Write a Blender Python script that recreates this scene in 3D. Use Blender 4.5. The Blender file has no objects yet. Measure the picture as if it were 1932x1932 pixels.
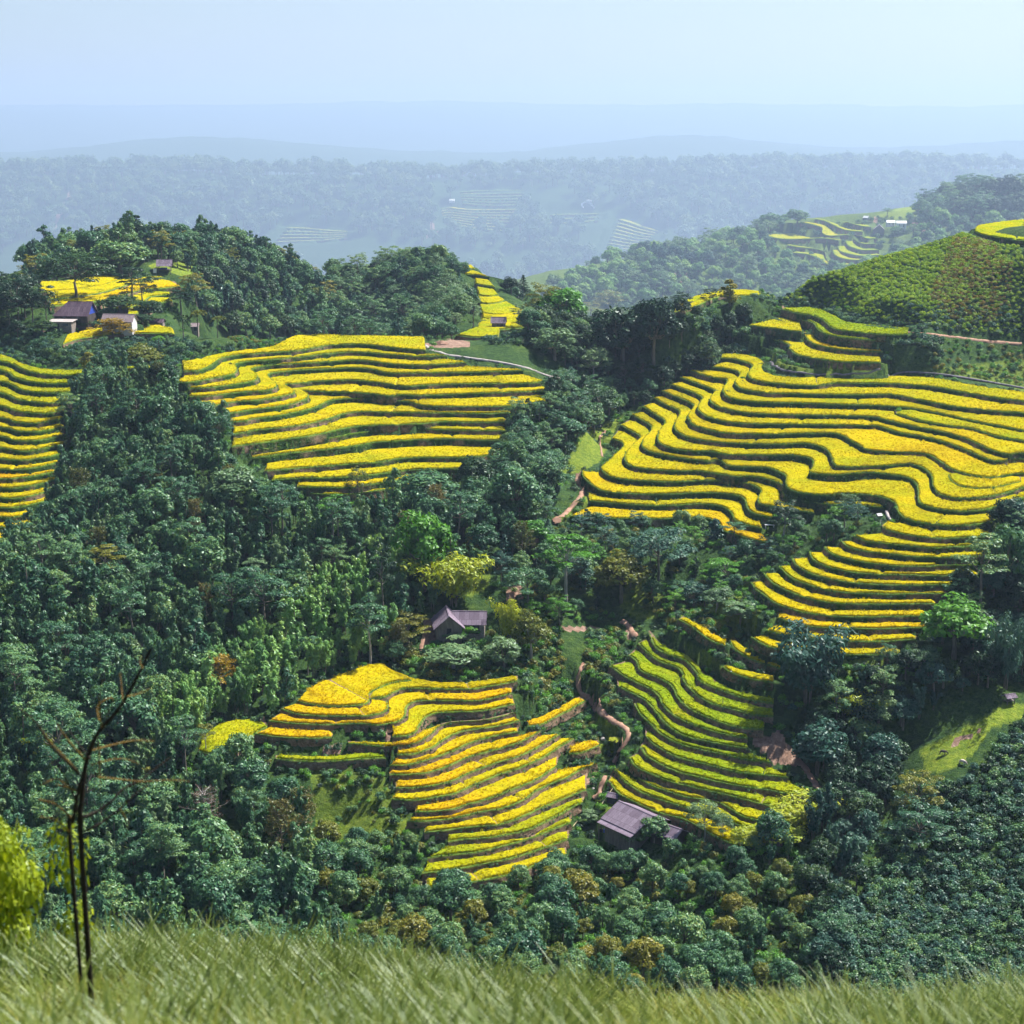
import bpy, math
import numpy as np
from mathutils import Vector, kdtree

rng = np.random.default_rng(11)
scene = bpy.context.scene
col = scene.collection
R = math.radians

# ------------------------------------------------------------------ camera
CZ = 125.0                      # height of the camera above the datum, metres
F = 3064.0                      # focal length in units of a 1932 wide picture
PITCH = R(13.15)
cam_d = bpy.data.cameras.new('camera')
cam = bpy.data.objects.new('camera', cam_d)
col.objects.link(cam)
cam.location = (0, 0, CZ)
cam.rotation_euler = (R(90) - PITCH, 0, 0)
cam_d.sensor_width = 36.0
cam_d.lens = 36.0 * F / 1932.0
cam_d.clip_start = 0.1
cam_d.clip_end = 30000
cam_d.dof.use_dof = True
cam_d.dof.focus_distance = 340.0
cam_d.dof.aperture_fstop = 3.2
scene.camera = cam

# ------------------------------------------------------------------ light
SUN_EL, SUN_AZ = R(53), R(50)   # azimuth measured from the view direction to the right
world = bpy.data.worlds.new('World')
scene.world = world
world.use_nodes = True
wn = world.node_tree
bg = wn.nodes['Background']
sky = wn.nodes.new('ShaderNodeTexSky')
sky.sky_type = 'NISHITA'
sky.sun_disc = False
sky.sun_elevation = SUN_EL
sky.sun_rotation = SUN_AZ
sky.air_density = 1.0
sky.dust_density = 1.2
sky.ozone_density = 1.4
wn.links.new(sky.outputs[0], bg.inputs[0])
bg.inputs[1].default_value = 0.055
sun_d = bpy.data.lights.new('sun', 'SUN')
sun = bpy.data.objects.new('sun', sun_d)
col.objects.link(sun)
sun_d.energy = 5.0
sun_d.angle = R(0.5)
sun_d.color = (1.0, 0.95, 0.86)
sd = Vector((math.sin(SUN_AZ) * math.cos(SUN_EL), math.cos(SUN_AZ) * math.cos(SUN_EL), math.sin(SUN_EL)))
sun.rotation_euler = sd.to_track_quat('Z', 'Y').to_euler()
scene.view_settings.view_transform = 'Standard'
scene.view_settings.look = 'None'
scene.view_settings.exposure = 1.25
scene.view_settings.gamma = 1.0
cy = scene.cycles
cy.max_bounces = 5
cy.diffuse_bounces = 1
cy.glossy_bounces = 1
cy.transmission_bounces = 3
cy.volume_bounces = 0
cy.use_adaptive_sampling = True
cy.adaptive_threshold = 0.035
cy.use_denoising = True
cy.caustics_reflective = False
cy.caustics_refractive = False

# ------------------------------------------------------------------ view geometry helpers
CP, SP = math.cos(PITCH), math.sin(PITCH)

def ray(u, v):
    px = (np.asarray(u, float) - 966) / F
    py = (966 - np.asarray(v, float)) / F
    return px, CP + py * SP, -SP + py * CP

def at_depth(u, v, h):
    """point on the level h metres below the camera seen at (u, v)"""
    x, y, z = ray(u, v)
    s = h / np.maximum(-z, 1e-4)
    return np.stack([s * x, s * y], -1)

def tan_dep(v, u=966):
    x, y, z = ray(u, v)
    return -z / y

def proj(P):
    P = np.asarray(P, float)
    x, y, z = P[..., 0], P[..., 1], P[..., 2] - CZ
    fw = y * CP - z * SP
    up = y * SP + z * CP
    return np.stack([966 + F * x / fw, 966 - F * up / fw], -1)

CX = [0.0, 472.3, 944.5, 1416.8]
CY = [343.5, 644.0, 944.5, 1245.1]
CROP = {c: (CX[i % 4], CY[i // 4]) for i, c in enumerate('abcdefghijklmnop')}

def segs(*ss):
    out = []
    for c, pts in ss:
        ox, oy = CROP[c]
        out += [(ox + x * .26667, oy + y * .26667) for x, y in pts]
    return np.array(out)

def catmull(p, k=9):
    p = np.asarray(p, float)
    if len(p) < 3:
        t = np.linspace(0, 1, k * 2)[:, None]
        return p[0] * (1 - t) + p[-1] * t
    q = np.vstack([2 * p[0] - p[1], p, 2 * p[-1] - p[-2]])
    t = np.linspace(0, 1, k, endpoint=False)[:, None]
    out = []
    for i in range(1, len(q) - 2):
        a, b, c, d = q[i - 1], q[i], q[i + 1], q[i + 2]
        out.append(.5 * ((2 * b) + (c - a) * t + (2 * a - 5 * b + 4 * c - d) * t ** 2 + (3 * b - a - 3 * c + d) * t ** 3))
    out.append(p[-1:])
    return np.vstack(out)

def resample(p, n):
    d = np.r_[0, np.cumsum(np.linalg.norm(np.diff(p, axis=0), axis=1))]
    s = np.linspace(0, d[-1], n)
    return np.stack([np.interp(s, d, p[:, k]) for k in range(p.shape[1])], -1)

def plen(p):
    return float(np.linalg.norm(np.diff(p, axis=0), axis=1).sum())

def vnoise(x, y, seed=0):
    """smooth value noise"""
    xi, yi = np.floor(x).astype(np.int64), np.floor(y).astype(np.int64)
    fx, fy = x - xi, y - yi
    fx, fy = fx * fx * (3 - 2 * fx), fy * fy * (3 - 2 * fy)
    def h(a, b):
        n = (a * 374761393 + b * 668265263 + seed * 1442695041) & 0x7fffffff
        n = ((n ^ (n >> 13)) * 1274126177) & 0x7fffffff
        return (n ^ (n >> 16)) / float(0x7fffffff) % 1.0
    return (h(xi, yi) * (1 - fx) + h(xi + 1, yi) * fx) * (1 - fy) + (h(xi, yi + 1) * (1 - fx) + h(xi + 1, yi + 1) * fx) * fy

def fbm(x, y, seed=0, octv=3):
    return sum(vnoise(x * 2 ** i, y * 2 ** i, seed + i) / 2 ** i for i in range(octv)) / sum(1 / 2 ** i for i in range(octv))

def in_poly(P, poly):
    x, y = P[:, 0], P[:, 1]
    c = np.zeros(len(P), bool)
    n = len(poly)
    for i in range(n):
        x1, y1 = poly[i]
        x2, y2 = poly[(i + 1) % n]
        m = ((y1 > y) != (y2 > y))
        with np.errstate(divide='ignore', invalid='ignore'):
            xs = (x2 - x1) * (y - y1) / (y2 - y1 + 1e-12) + x1
        c ^= m & (x < xs)
    return c

# ------------------------------------------------------------------ mesh helpers
def mesh_np(name, V, Q=None, T=None, mats=(), mat_idx=None, smooth=True, attrs=None):
    me = bpy.data.meshes.new(name)
    V = np.asarray(V, np.float32)
    loops, starts = [], []
    nq = 0 if Q is None else len(Q)
    nt = 0 if T is None else len(T)
    me.vertices.add(len(V))
    me.vertices.foreach_set('co', V.ravel())
    lp = []
    if nq: lp.append(np.asarray(Q, np.int32).ravel())
    if nt: lp.append(np.asarray(T, np.int32).ravel())
    lp = np.concatenate(lp)
    me.loops.add(len(lp))
    me.loops.foreach_set('vertex_index', lp)
    me.polygons.add(nq + nt)
    st = np.r_[np.arange(nq) * 4, nq * 4 + np.arange(nt) * 3].astype(np.int32)
    me.polygons.foreach_set('loop_start', st)
    for m in mats:
        me.materials.append(m)
    if mat_idx is not None:
        me.polygons.foreach_set('material_index', np.asarray(mat_idx, np.int32))
    me.polygons.foreach_set('use_smooth', np.full(nq + nt, smooth, bool))
    for k, a in (attrs or {}).items():
        at = me.attributes.new(k, 'FLOAT', 'POINT')
        at.data.foreach_set('value', np.asarray(a, np.float32))
    me.update(calc_edges=True)
    me.validate()
    return me

def link(name, me, parent=None):
    o = bpy.data.objects.new(name, me)
    col.objects.link(o)
    if parent is not None:
        o.parent = parent
    return o

def empty(name, loc, rz=0.0, label=None, cat=None, group=None):
    o = bpy.data.objects.new(name, None)
    col.objects.link(o)
    o.empty_display_size = .5
    o.location = loc
    o.rotation_euler = (0, 0, rz)
    tag(o, label, cat, group)
    return o

def tag(o, label=None, cat=None, group=None, kind=None):
    if label: o['label'] = label
    if cat: o['category'] = cat
    if group: o['group'] = group
    if kind: o['kind'] = kind
    return o

class MB:
    """collects shapes into one mesh"""
    def __init__(s):
        s.v, s.f = [], []
    def add(s, V, Fc):
        n = len(s.v)
        s.v += [tuple(p) for p in V]
        s.f += [tuple(i + n for i in f) for f in Fc]
    def box(s, x0, x1, y0, y1, z0, z1):
        V = [(x, y, z) for z in (z0, z1) for y in (y0, y1) for x in (x0, x1)]
        s.add(V, [(0, 2, 3, 1), (4, 5, 7, 6), (0, 1, 5, 4), (2, 6, 7, 3), (0, 4, 6, 2), (1, 3, 7, 5)])
    def prism(s, ring, off):
        n = len(ring)
        V = [tuple(p) for p in ring] + [(p[0] + off[0], p[1] + off[1], p[2] + off[2]) for p in ring]
        s.add(V, [tuple(range(n))[::-1], tuple(range(n, 2 * n))] + [(i, (i + 1) % n, n + (i + 1) % n, n + i) for i in range(n)])
    def tube(s, pts, rad, sides=6):
        V, Q = tube_np(np.array(pts, float), np.array(rad, float), sides)
        s.add(V, Q)
    def build(s, name, mat, parent=None, smooth=False):
        me = bpy.data.meshes.new(name)
        me.from_pydata(s.v, [], s.f)
        me.materials.append(mat)
        if smooth:
            for p in me.polygons: p.use_smooth = True
        me.update()
        return link(name, me, parent)

def tube_np(P, r, sides=6):
    n = len(P)
    T = np.gradient(P, axis=0)
    T /= np.linalg.norm(T, axis=1)[:, None] + 1e-9
    ref = np.array([1.0, .13, .07])
    A = np.cross(T, ref); A /= np.linalg.norm(A, axis=1)[:, None] + 1e-9
    B = np.cross(T, A)
    th = np.arange(sides) * 2 * np.pi / sides
    V = P[:, None] + r[:, None, None] * (np.cos(th)[None, :, None] * A[:, None] + np.sin(th)[None, :, None] * B[:, None])
    V = V.reshape(-1, 3)
    Q = []
    for i in range(n - 1):
        for j in range(sides):
            k = (j + 1) % sides
            Q.append((i * sides + j, i * sides + k, (i + 1) * sides + k, (i + 1) * sides + j))
    return V, Q

# ------------------------------------------------------------------ materials
def new_mat(name):
    m = bpy.data.materials.new(name)
    m.use_nodes = True
    nt = m.node_tree
    nt.nodes.clear()
    out = nt.nodes.new('ShaderNodeOutputMaterial')
    return m, nt, out

def N(nt, t, **kw):
    n = nt.nodes.new(t)
    for k, v in kw.items():
        setattr(n, k, v)
    return n

def ramp(nt, fac, stops):
    r = N(nt, 'ShaderNodeValToRGB')
    e = r.color_ramp.elements
    while len(e) > 1: e.remove(e[-1])
    e[0].position, e[0].color = stops[0][0], (*stops[0][1], 1)
    for p, c in stops[1:]:
        x = e.new(p); x.color = (*c, 1)
    nt.links.new(fac, r.inputs[0])
    return r.outputs[0]

def noise(nt, scale, detail=4, rough=.6, coord='Object', vec=None, stretch=None):
    n = N(nt, 'ShaderNodeTexNoise')
    n.inputs['Scale'].default_value = scale
    n.inputs['Detail'].default_value = detail
    n.inputs['Roughness'].default_value = rough
    if coord == 'World':
        g = N(nt, 'ShaderNodeNewGeometry'); o = g.outputs['Position']
    else:
        g = N(nt, 'ShaderNodeTexCoord'); o = g.outputs[coord]
    if stretch:
        mp = N(nt, 'ShaderNodeMapping'); mp.inputs['Scale'].default_value = stretch
        nt.links.new(o, mp.inputs[0]); o = mp.outputs[0]
    nt.links.new(o, n.inputs['Vector'])
    return n.outputs['Fac']

def mixc(nt, fac, a, b, mode='MIX'):
    m = N(nt, 'ShaderNodeMix', data_type='RGBA', blend_type=mode)
    for val, sock in ((fac, m.inputs[0]), (a, m.inputs[6]), (b, m.inputs[7])):
        if isinstance(val, (int, float)): sock.default_value = val
        elif isinstance(val, tuple): sock.default_value = (*val, 1)
        else: nt.links.new(val, sock)
    return m.outputs[2]

def attr(nt, name):
    a = N(nt, 'ShaderNodeAttribute', attribute_name=name)
    return a.outputs['Fac']

def mth(nt, op, a, b=None, clamp=False):
    m = N(nt, 'ShaderNodeMath', operation=op, use_clamp=clamp)
    for val, s in ((a, m.inputs[0]), (b, m.inputs[1])):
        if val is None: continue
        if isinstance(val, (int, float)): s.default_value = val
        else: nt.links.new(val, s)
    return m.outputs[0]

def leaf_mat(name, stops, transl=.2, island=.5):
    m, nt, out = new_mat(name)
    oi = N(nt, 'ShaderNodeObjectInfo')
    ge = N(nt, 'ShaderNodeNewGeometry')
    a = mth(nt, 'MULTIPLY', oi.outputs['Random'], 1 - island)
    b = mth(nt, 'MULTIPLY', ge.outputs['Random Per Island'], island)
    c = ramp(nt, mth(nt, 'ADD', a, b), stops)
    d = N(nt, 'ShaderNodeBsdfDiffuse'); t = N(nt, 'ShaderNodeBsdfTranslucent'); g = N(nt, 'ShaderNodeBsdfGlossy')
    g.inputs['Roughness'].default_value = .42
    g.inputs['Color'].default_value = (.9, 1, 1, 1)
    nt.links.new(c, d.inputs[0])
    nt.links.new(mixc(nt, 1.0, c, (1.3, 1.25, .6), 'MULTIPLY'), t.inputs[0])
    s = N(nt, 'ShaderNodeMixShader'); s.inputs[0].default_value = transl
    nt.links.new(d.outputs[0], s.inputs[1]); nt.links.new(t.outputs[0], s.inputs[2])
    s2 = N(nt, 'ShaderNodeMixShader'); s2.inputs[0].default_value = .02
    nt.links.new(s.outputs[0], s2.inputs[1]); nt.links.new(g.outputs[0], s2.inputs[2])
    nt.links.new(s2.outputs[0], out.inputs[0])
    return m

def surf_mat(name, c1, c2, scale=3.0, rough=.9, bump=0.0, stretch=None, c3=None, coord='Object', bscale=None):
    m, nt, out = new_mat(name)
    p = N(nt, 'ShaderNodeBsdfPrincipled')
    p.inputs['Roughness'].default_value = rough
    p.inputs['Specular IOR Level'].default_value = .25
    f = noise(nt, scale, 5, .65, coord, stretch=stretch)
    stops = [(.3, c1), (.7, c2)] if c3 is None else [(.28, c1), (.5, c2), (.72, c3)]
    nt.links.new(ramp(nt, f, stops), p.inputs['Base Color'])
    if bump:
        b = N(nt, 'ShaderNodeBump'); b.inputs['Strength'].default_value = bump
        f2 = noise(nt, bscale or scale * 3, 4, .6, coord, stretch=stretch)
        nt.links.new(f2, b.inputs['Height']); nt.links.new(b.outputs[0], p.inputs['Normal'])
    nt.links.new(p.outputs[0], out.inputs[0])
    return m

M = {}
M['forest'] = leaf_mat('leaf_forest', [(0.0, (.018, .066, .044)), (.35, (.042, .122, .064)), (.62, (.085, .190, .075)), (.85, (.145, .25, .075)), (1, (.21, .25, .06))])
M['freshlit'] = leaf_mat('leaf_freshlit', [(0, (.085, .22, .07)), (.5, (.18, .36, .095)), (1, (.33, .46, .11))])  # fresh green; in the left forest band its brightness stands in for sunlight
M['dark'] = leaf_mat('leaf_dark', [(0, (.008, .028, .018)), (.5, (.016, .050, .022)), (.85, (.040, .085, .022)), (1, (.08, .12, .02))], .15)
M['bright'] = leaf_mat('leaf_bright', [(0, (.035, .13, .018)), (.5, (.075, .23, .022)), (1, (.15, .32, .03))], .25)
M['lime'] = leaf_mat('leaf_lime', [(0, (.17, .25, .015)), (.5, (.30, .37, .02)), (1, (.48, .46, .03))], .3)
M['pale'] = leaf_mat('leaf_pale', [(0, (.055, .12, .06)), (.5, (.11, .20, .09)), (1, (.21, .30, .13))], .2)
M['olive'] = leaf_mat('leaf_olive', [(0, (.06, .10, .015)), (.5, (.14, .16, .02)), (1, (.27, .23, .03))], .25)
M['rust'] = leaf_mat('leaf_rust', [(0, (.05, .09, .03)), (.5, (.12, .13, .04)), (1, (.22, .15, .05))], .25)
M['orange'] = leaf_mat('leaf_orange', [(0, (.18, .13, .01)), (.5, (.32, .22, .015)), (1, (.45, .28, .02))], .3)
M['brown'] = leaf_mat('leaf_brown', [(0, (.06, .035, .03)), (.5, (.11, .06, .045)), (1, (.17, .10, .06))], .2)
M['teal'] = leaf_mat('leaf_teal', [(0, (.016, .055, .046)), (.5, (.034, .100, .074)), (1, (.095, .185, .12))], .15)
M['hillshrub'] = leaf_mat('leaf_hill_shrub', [(0, (.10, .22, .012)), (.45, (.21, .36, .015)), (.8, (.34, .46, .02)), (1, (.46, .50, .03))], .3, .45)
M['hillbrown'] = leaf_mat('leaf_hill_brown', [(0, (.08, .09, .015)), (.5, (.19, .15, .02)), (1, (.32, .21, .03))], .3, .5)
M['grassblade'] = leaf_mat('grass_blade', [(0, (.09, .14, .02)), (.5, (.17, .22, .03)), (1, (.33, .30, .06))], .35)
M['meadow'] = leaf_mat('leaf_meadow', [(0, (.05, .09, .015)), (.5, (.11, .16, .025)), (1, (.22, .25, .05))], .3)
M['far'] = leaf_mat('leaf_far', [(0, (.030, .085, .040)), (.5, (.080, .16, .06)), (1, (.19, .26, .09))], .2, .35)
M['bark'] = surf_mat('bark', (.10, .085, .07), (.23, .20, .17), 4, .95, .4, (1, 1, .25))
M['palebark'] = surf_mat('pale_bark', (.26, .24, .22), (.46, .43, .40), 4, .95, .3, (1, 1, .25))
M['twig'] = surf_mat('dark_twig', (.010, .008, .007), (.035, .025, .015), 30, .8, .3)
M['leafstalk'] = surf_mat('dry_leaf_stalk', (.09, .055, .015), (.20, .13, .02), 20, .8)
M['wood'] = surf_mat('weathered_wood', (.10, .085, .08), (.22, .19, .18), 3, .9, .3, (1, 1, .2))
M['darkwood'] = surf_mat('dark_wood', (.035, .030, .030), (.085, .07, .065), 3, .9, .3, (1, 1, .2))
M['plaster'] = surf_mat('limewashed_wall', (.42, .42, .45), (.66, .65, .67), 1.6, .95, .2, c3=(.58, .57, .58))
M['stonewall'] = surf_mat('stone_wall', (.14, .12, .11), (.34, .29, .26), 2.5, .95, .6)
M['concrete'] = surf_mat('pale_concrete', (.24, .21, .21), (.46, .42, .41), 1.2, .95, .2, coord='World')
M['greyconcrete'] = surf_mat('grey_concrete', (.10, .09, .11), (.24, .22, .24), 1.2, .95, .2, coord='World')
M['earth'] = surf_mat('red_earth', (.22, .12, .085), (.40, .25, .18), .8, .98, .5, coord='World')
M['white'] = surf_mat('white_sheet', (.68, .68, .70), (.84, .84, .85), 2, .6)
M['blue'] = surf_mat('blue_tarp', (.02, .04, .30), (.04, .09, .48), 2, .6)
M['black'] = surf_mat('dark_opening', (.012, .012, .014), (.025, .025, .028), 2, .8)
M['glass'] = surf_mat('window_glass', (.05, .06, .08), (.09, .10, .12), 2, .15)
M['hide_dark'] = surf_mat('dark_hide', (.055, .045, .045), (.10, .085, .08), 3, .85)
M['hide_pale'] = surf_mat('pale_hide', (.52, .42, .40), (.68, .58, .55), 3, .85)
M['skin'] = surf_mat('skin', (.42, .27, .19), (.46, .30, .21), 3, .6)
M['red'] = surf_mat('red_cloth', (.45, .04, .05), (.60, .07, .08), 3, .9)
M['cloth_dark'] = surf_mat('dark_cloth', (.02, .02, .04), (.04, .04, .06), 3, .9)
M['hair'] = surf_mat('black_hair', (.01, .01, .01), (.02, .02, .02), 3, .6)
M['straw'] = surf_mat('dry_bamboo', (.42, .36, .20), (.58, .50, .30), 5, .8)
M['rock'] = surf_mat('grey_rock', (.30, .28, .27), (.52, .49, .47), 2, .9, .5)

def roof_mat(name, c1, c2, freq=7.0):
    m, nt, out = new_mat(name)
    p = N(nt, 'ShaderNodeBsdfPrincipled'); p.inputs['Roughness'].default_value = .85
    p.inputs['Specular IOR Level'].default_value = .2
    tc = N(nt, 'ShaderNodeTexCoord')
    br = N(nt, 'ShaderNodeTexBrick')
    br.offset = .5
    br.inputs['Scale'].default_value = 1.0
    br.inputs['Brick Width'].default_value = .9
    br.inputs['Row Height'].default_value = 1.5
    br.inputs['Mortar Size'].default_value = .02
    br.inputs['Color1'].default_value = (*c1, 1); br.inputs['Color2'].default_value = (*c2, 1)
    br.inputs['Mortar'].default_value = tuple(.45 * x for x in c1) + (1,)
    nt.links.new(tc.outputs['Object'], br.inputs['Vector'])
    f = noise(nt, 2.2, 5, .7, 'Object', stretch=(1.0, .35, 1))
    c = mixc(nt, mth(nt, 'MULTIPLY', f, .8), br.outputs['Color'], tuple(.4 * x for x in c1))
    nt.links.new(c, p.inputs['Base Color'])
    w = N(nt, 'ShaderNodeTexWave'); w.inputs['Scale'].default_value = freq; w.bands_direction = 'X'
    nt.links.new(tc.outputs['Object'], w.inputs['Vector'])
    b = N(nt, 'ShaderNodeBump'); b.inputs['Strength'].default_value = .6; b.inputs['Distance'].default_value = .05
    nt.links.new(w.outputs['Fac'], b.inputs['Height']); nt.links.new(b.outputs[0], p.inputs['Normal'])
    nt.links.new(p.outputs[0], out.inputs[0])
    return m
M['roof'] = roof_mat('weathered_roof', (.23, .175, .24), (.38, .31, .40))
M['darkroof'] = roof_mat('dark_roof', (.12, .075, .115), (.20, .14, .19))
M['pinkroof'] = roof_mat('pinkish_roof', (.38, .29, .31), (.48, .38, .40))

def rice_mat():
    m, nt, out = new_mat('ripening_rice')
    f1 = noise(nt, 1.7, 4, .7, 'World')
    f2 = noise(nt, .12, 3, .6, 'World')
    gold = ramp(nt, f1, [(.30, (.36, .255, .003)), (.48, (.57, .445, .004)), (.70, (.70, .585, .010))])
    green = ramp(nt, f1, [(.30, (.12, .19, .006)), (.50, (.24, .34, .010)), (.70, (.38, .46, .015))])
    rp = attr(nt, 'ripe')
    k = mth(nt, 'ADD', rp, mth(nt, 'MULTIPLY', mth(nt, 'SUBTRACT', f2, .5), 1.5), True)
    c = mixc(nt, k, green, gold)
    ko = mth(nt, 'MULTIPLY', mth(nt, 'SUBTRACT', rp, .93), 6.0, True)
    c = mixc(nt, ko, c, ramp(nt, f1, [(.30, (.38, .215, .003)), (.5, (.62, .395, .004)), (.7, (.74, .51, .01))]))
    d = N(nt, 'ShaderNodeBsdfDiffuse'); t = N(nt, 'ShaderNodeBsdfTranslucent')
    nt.links.new(c, d.inputs[0]); nt.links.new(c, t.inputs[0])
    b = N(nt, 'ShaderNodeBump'); b.inputs['Strength'].default_value = 1.0; b.inputs['Distance'].default_value = .4
    nt.links.new(noise(nt, 3.2, 4, .7, 'World'), b.inputs['Height'])
    nt.links.new(b.outputs[0], d.inputs['Normal'])
    s = N(nt, 'ShaderNodeMixShader'); s.inputs[0].default_value = .22
    nt.links.new(d.outputs[0], s.inputs[1]); nt.links.new(t.outputs[0], s.inputs[2])
    nt.links.new(s.outputs[0], out.inputs[0])
    return m
M['rice'] = rice_mat()

def tuft_mat():
    m, nt, out = new_mat('rice_tuft')
    ge = N(nt, 'ShaderNodeNewGeometry'); oi = N(nt, 'ShaderNodeObjectInfo')
    f = mth(nt, 'ADD', mth(nt, 'MULTIPLY', ge.outputs['Random Per Island'], .6), mth(nt, 'MULTIPLY', oi.outputs['Random'], .4))
    gold = ramp(nt, f, [(0, (.36, .23, .003)), (.5, (.60, .46, .005)), (1, (.76, .63, .015))])
    green = ramp(nt, f, [(0, (.12, .20, .006)), (.5, (.26, .36, .01)), (1, (.44, .50, .02))])
    at = N(nt, 'ShaderNodeAttribute', attribute_name='ripe', attribute_type='INSTANCER')
    c = mixc(nt, mth(nt, 'ADD', at.outputs['Fac'], 0, True), green, gold)
    ko = mth(nt, 'MULTIPLY', mth(nt, 'SUBTRACT', at.outputs['Fac'], .93), 6.0, True)
    c = mixc(nt, ko, c, ramp(nt, f, [(0, (.40, .20, .003)), (.5, (.64, .385, .004)), (1, (.78, .54, .012))]))
    d = N(nt, 'ShaderNodeBsdfDiffuse'); t = N(nt, 'ShaderNodeBsdfTranslucent')
    nt.links.new(c, d.inputs[0]); nt.links.new(c, t.inputs[0])
    s = N(nt, 'ShaderNodeMixShader'); s.inputs[0].default_value = .4
    nt.links.new(d.outputs[0], s.inputs[1]); nt.links.new(t.outputs[0], s.inputs[2])
    nt.links.new(s.outputs[0], out.inputs[0])
    return m
M['tuft'] = tuft_mat()

def bank_mat():
    m, nt, out = new_mat('grassy_terrace_bank')
    p = N(nt, 'ShaderNodeBsdfPrincipled'); p.inputs['Roughness'].default_value = .95
    p.inputs['Specular IOR Level'].default_value = .1
    f1 = noise(nt, 1.1, 6, .75, 'World')
    f2 = noise(nt, .22, 4, .65, 'World')
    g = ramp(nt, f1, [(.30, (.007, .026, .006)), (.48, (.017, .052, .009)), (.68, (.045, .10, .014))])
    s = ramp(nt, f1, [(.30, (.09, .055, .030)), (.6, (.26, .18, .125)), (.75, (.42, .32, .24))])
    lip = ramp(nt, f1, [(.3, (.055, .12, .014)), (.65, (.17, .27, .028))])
    k = mth(nt, 'SUBTRACT', mth(nt, 'ADD', attr(nt, 'soil'), f2), .62)
    k = mth(nt, 'MULTIPLY', k, 5.0, True)
    c = mixc(nt, k, g, s)
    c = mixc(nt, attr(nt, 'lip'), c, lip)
    nt.links.new(c, p.inputs['Base Color'])
    b = N(nt, 'ShaderNodeBump'); b.inputs['Strength'].default_value = 1.0; b.inputs['Distance'].default_value = .35
    nt.links.new(noise(nt, 2.0, 6, .75, 'World'), b.inputs['Height']); nt.links.new(b.outputs[0], p.inputs['Normal'])
    nt.links.new(p.outputs[0], out.inputs[0])
    return m
M['bank'] = bank_mat()

def ground_mat():
    m, nt, out = new_mat('hillside_ground')
    p = N(nt, 'ShaderNodeBsdfPrincipled'); p.inputs['Roughness'].default_value = .97
    p.inputs['Specular IOR Level'].default_value = .1
    f1 = noise(nt, .9, 6, .75, 'World')
    f2 = noise(nt, .12, 4, .65, 'World')
    dark = ramp(nt, f1, [(.3, (.012, .034, .012)), (.5, (.028, .066, .018)), (.7, (.065, .115, .025))])
    gr = ramp(nt, f1, [(.3, (.075, .13, .016)), (.5, (.16, .225, .022)), (.7, (.27, .31, .035))])
    so = ramp(nt, f1, [(.3, (.15, .085, .06)), (.55, (.29, .19, .145)), (.72, (.44, .33, .27))])
    k = mth(nt, 'ADD', attr(nt, 'grass'), mth(nt, 'MULTIPLY', mth(nt, 'SUBTRACT', f2, .5), .9), True)
    c = mixc(nt, k, dark, gr)
    ks = mth(nt, 'MULTIPLY', mth(nt, 'SUBTRACT', mth(nt, 'ADD', attr(nt, 'soil'), mth(nt, 'MULTIPLY', f1, .5)), .62), 5, True)
    c = mixc(nt, ks, c, so)
    nt.links.new(c, p.inputs['Base Color'])
    b = N(nt, 'ShaderNodeBump'); b.inputs['Strength'].default_value = 1.0; b.inputs['Distance'].default_value = .5
    nt.links.new(noise(nt, 1.2, 6, .75, 'World'), b.inputs['Height']); nt.links.new(b.outputs[0], p.inputs['Normal'])
    nt.links.new(p.outputs[0], out.inputs[0])
    return m
M['ground'] = ground_mat()

# ------------------------------------------------------------------ terraced fields: lips of the treads
S = segs
FIELDS = []

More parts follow.
